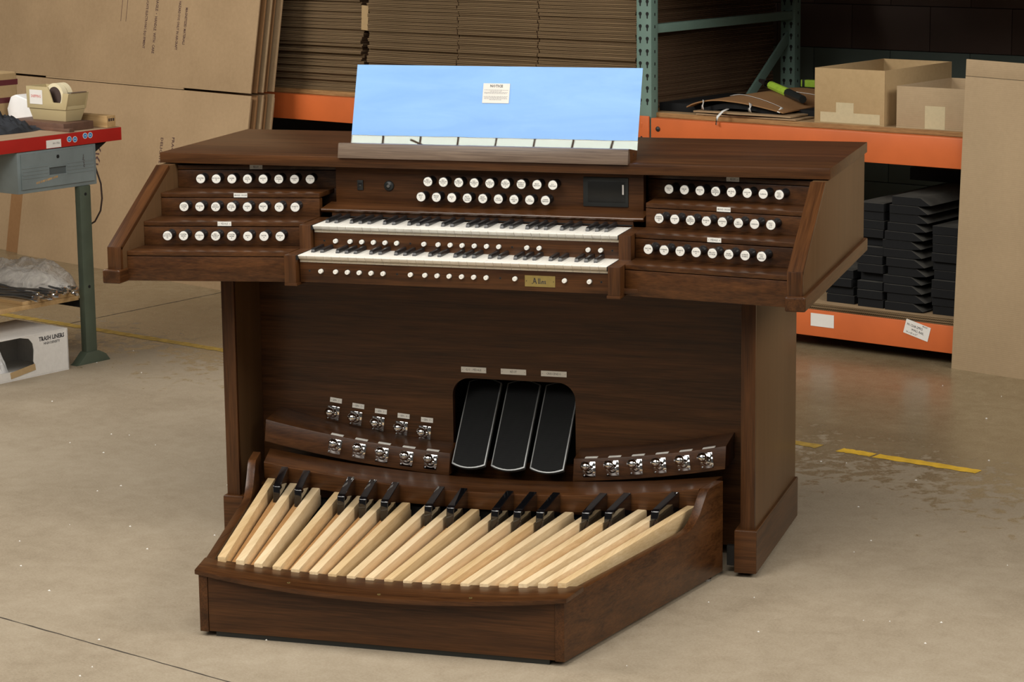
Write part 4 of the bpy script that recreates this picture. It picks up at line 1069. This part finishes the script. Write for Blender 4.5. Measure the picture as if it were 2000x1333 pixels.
put('body', mb.mesh('dispenser_body', .001), td)
mb = MB().box(s1 + .006, s1 + .026, t0 + .012, t1 - .012, z0 + .110, z0 + .113, STEEL); put('cutter', mb.mesh('cutter'), td)
rc = Vector((s1 - .088, (t0 + t1) / 2, z0 + .092))
T = Matrix.Translation(rc + Vector((0, -.024, 0))) @ Matrix.Rotation(R(-90), 4, 'X')
mb = MB()
for (a, c_) in ((0, .0225), (.0255, .048)):
    n = 32
    rg = [[(r_ * math.cos(2 * math.pi * k / n), r_ * math.sin(2 * math.pi * k / n), z) for k in range(n)] for r_, z in ((.038, a), (.052, a), (.052, c_), (.038, c_), (.038, a))]
    mb.loft([[tuple(T @ Vector(p)) for p in r_] for r_ in rg], TAPEW, cap=False)
put('tape_roll', mb.mesh('tape_roll'), td)
put('roll_core', MB().lathe([(.0375, .001), (.0375, .047)], CORE, 28, T).mesh('roll_core'), td)
mb = MB().box(s0 + .018, s0 + .092, t0 - .0012, t0 - .0002, z0 + .062, z0 + .117, PAPER)
mb.text('SHIPPING', .0165, Mfront(s0 + .055, t0 - .0016, z0 + .092), INKR, sx=.85)
put('paper_label', mb.mesh('paper_label', smooth=False), td)
# soft lumps
def lump(name, label, cat, base, rx, ry, h, mat, seed, n=34, rough=.25, fr=4.0, extra=None, room=True, rz=0, pw=.5, kind=None):
    vs = []; fs = []
    for j in range(n + 1):
        for i in range(n + 1):
            u, v = -1 + 2 * i / n, -1 + 2 * j / n
            r_ = max(abs(u), abs(v)); q = math.hypot(u, v); k = (r_ / q) if q > 1e-6 else 1
            x, y = u * k, v * k; x, y = (u + x) / 2, (v + y) / 2
            e = max(0, 1 - (x * x + y * y)) ** pw if r_ < 1 else 0
            nz = noise.fractal(Vector((x * fr * .5 + seed, y * fr * .5, seed * 1.7)), .8, 2.1, 5)
            rdg = 1 - abs(noise.noise(Vector((x * fr + seed, y * fr * 1.4, seed)))) * 2
            z = h * e * (1 + rough * nz * 1.2 + rough * .6 * (rdg - .5))
            ed = 1 + .10 * noise.noise(Vector((math.atan2(y, x) * 1.5, seed, 0)))
            vs.append((x * rx * ed, y * ry * ed, max(z, .0005 if r_ >= 1 else .002)))
    for j in range(n):
        for i in range(n): a = j * (n + 1) + i; fs.append((a, a + 1, a + n + 2, a + n + 1))
    ring = [i for i in range(n + 1)] + [j * (n + 1) + n for j in range(1, n + 1)] + [n * (n + 1) + i for i in range(n - 1, -1, -1)] + [j * (n + 1) for j in range(n - 1, 0, -1)]
    fs.append(tuple(reversed(ring)))
    if extra: vs = [extra(v) for v in vs]
    return single(name, MB().add(vs, fs, mat), label, cat, base, room, rz=rz, kind=kind)
lump('black_cloth', 'crumpled black cloth garment heaped on the bench', 'garment', (-3.41, 1.215, ZB), .235, .165, .056, CLOTH, 3.3, n=46, rough=.55, fr=6)
lump('cloth_sleeve', 'thin black sleeve end trailing right from the garment heap', 'garment', (-3.245, 1.385, ZB), .085, .045, .022, CLOTH, 4.1, n=24, rough=.5, fr=4)
lump('black_hat', 'rounded dark grey cloth bundle at the left end of the garment heap', 'garment', (-3.52, 1.12, ZB + .01), .12, .10, .085, CLOTH, 8.1, n=30, rough=.3, fr=3)
mb = MB().prism([(-.115, 0), (-.125, .05), (-.10, .098), (-.07, .108), (.07, .075), (.100, .055), (.108, 0)], YN, -.040, .040, WHITEBAG)
single('white_package', mb, 'folded white plastic package behind the black garment', 'package', (-3.465, 1.545, ZB), bev=.010, seg=3)
bk_ = root('storage_carton', 'kraft carton with dark red bands at the far left of the bench', 'carton', (-3.79, 1.49, ZB), True)
bx('carton_body', -3.98, -3.600, 1.41, 1.575, ZB, ZB + .192, CARDB, bk_, .012, seg=3)
DKRED = plain('dark_red_print', (.10, .012, .016), .6)
for z in (.070, .140): bx('red_band', -3.9805, -3.5995, 1.4093, 1.5757, ZB + z, ZB + z + .022, DKRED, bk_, 0)
bx('carton_label', -3.640, -3.612, 1.4086, 1.4091, ZB + .098, ZB + .128, PAPER, bk_, 0)
# --- on lower plank
ZP = .2805
lump('plastic_bag', 'large clear plastic bag with white foam inside on the lower plank', 'bag', (-3.38, 1.36, ZP), .29, .12, .088, POLY, 1.4, n=40, rough=.28, fr=3, pw=.4)
lump('foam_roll', 'white foam roll inside the clear bag', 'foam roll', (-3.33, 1.365, ZP + .001), .22, .080, .066, WHITEBAG, 6.4, n=24, rough=.15, fr=2, pw=.4)
lump('crumpled_wrap', 'crumpled shiny clear wrap at the left end of the plastic bag', 'plastic wrap', (-3.60, 1.22, ZP), .14, .11, .10, POLY, 9.9, n=34, rough=.45, fr=5, pw=.45)
rnd = random.Random(11)
for k in range(15):
    L = .36; a0 = rnd.uniform(-.20, .30); o_ = Vector((-3.045 + rnd.uniform(-.035, .02), 1.13 + .0155 * k + rnd.uniform(-.012, .012), ZP + .005 + .0065 * (k % 4)))
    d = Vector((-math.cos(a0), math.sin(a0) - .05, 0))
    pts = [tuple(o_ + d * (L * i / 7) + Vector((0, 0, .004 * math.sin(i + k)))) for i in range(8)]
    mb = MB().tube([tuple(Vector(p) - o_) for p in pts], .0042, STEEL, 8)
    hd = MB().tube([(0, 0, 0), tuple(-d * .018), tuple(-d * .034)], [.0055, .0085, .006], CHROME, 10)
    rt = single('steel_rod', mb, 'steel threaded rod in the bundle on the lower plank', 'rod', tuple(o_), group='steel rods on the lower plank')
    h_ = put('rod_end', hd.mesh('rod_end'), rt, label='bright clevis end')
# --- trash liner box on the floor
tb = root('liner_carton', 'white TRASH LINERS carton with torn front opening under the bench', 'box', (-3.15, 1.1, 0), True)
s1, t0_, t1_, hh = -3.005, .78, 1.270, .158
bx('bottom_panel', s1 - .30, s1, t0_, t1_, .0, .004, CARDW, tb, 0)
bx('end_panel', s1 - .30, s1, t1_ - .005, t1_, .004, hh, CARDW, tb, .001)
bx('back_panel', s1 - .30, s1 - .295, t0_, t1_ - .005, .004, hh, CARDW, tb, .001)
bx('top_panel', s1 - .30, s1, t0_, t1_, hh, hh + .004, CARDW, tb, .001)
# front with torn hole
mb = MB(); ho = []
rnd = random.Random(2)
out_ = [(t0_, .004), (t1_ - .0, .004), (t1_ - .0, hh), (t0_, hh)]
mb.prism([(1.103, .0045), (t1_, .0045), (t1_, hh), (1.04, hh), (1.080, .149), (1.098, .128), (1.103, .10), (1.099, .06), (1.104, .045)], XN, s1 - .004, s1, CARDW)
mb.prism([(t0_, .0045), (1.1035, .0045), (1.1035, .046), (1.075, .042), (1.0, .035), (.93, .037), (t0_, .034)], XN, s1 - .0041, s1 - .0001, CARDW)
put('front_panel', mb.mesh('front_panel', smooth=False), tb)
mb = MB().box(-.001, .001, -.06, .06, -.012, .012, CARDB)
put('tape_scrap', mb.mesh('tape_scrap'), tb, mat4=Matrix.Translation((s1 + .001, 1.045, .030)) @ Matrix.Rotation(R(8), 4, 'X'), label='torn brown tape scrap')
TXm = lambda t, z: Matrix.Translation((s1 + .0006, t, z)) @ Matrix.Rotation(R(90), 4, 'Z') @ Matrix.Rotation(R(90), 4, 'X')
mb = MB().text('TRASH LINERS', .0225, TXm(1.190, .138), INK, sx=.86, extra=.0007); mb.text('HIGH DENSITY', .0135, TXm(1.190, .119), INK, sx=.88, extra=.0002)
put('box_print', mb.mesh('box_print', smooth=False), tb)
lump('liner_bag', 'crumpled translucent bin liner inside the torn carton', 'bin liner', (-3.14, .93, .0045), .12, .13, .095, WHITEBAG, 12.2, n=30, rough=.7, fr=5)
# gritty crumbs on the floor
mb = MB(); rnd = random.Random(21)
for k in range(150):
    s, t = rnd.uniform(-3.2, 1.6), rnd.uniform(-1.2, 3.1); r_ = rnd.uniform(.0015, .0045)
    mb.add([(s - r_, t, .0007), (s, t - r_ * .5, .0007), (s + r_ * 1.3, t + r_ * .3, .0007), (s, t + r_ * .6, .0035)], [(0, 1, 3), (1, 2, 3), (2, 0, 3)], PAPER)
o = D.objects.new('floor_debris', mb.mesh('floor_debris', smooth=False)); COL.objects.link(o); o.rotation_euler = (0, 0, -TH)
setp(o, 'tiny pale crumbs of debris scattered over the concrete floor', 'debris', kind='stuff')
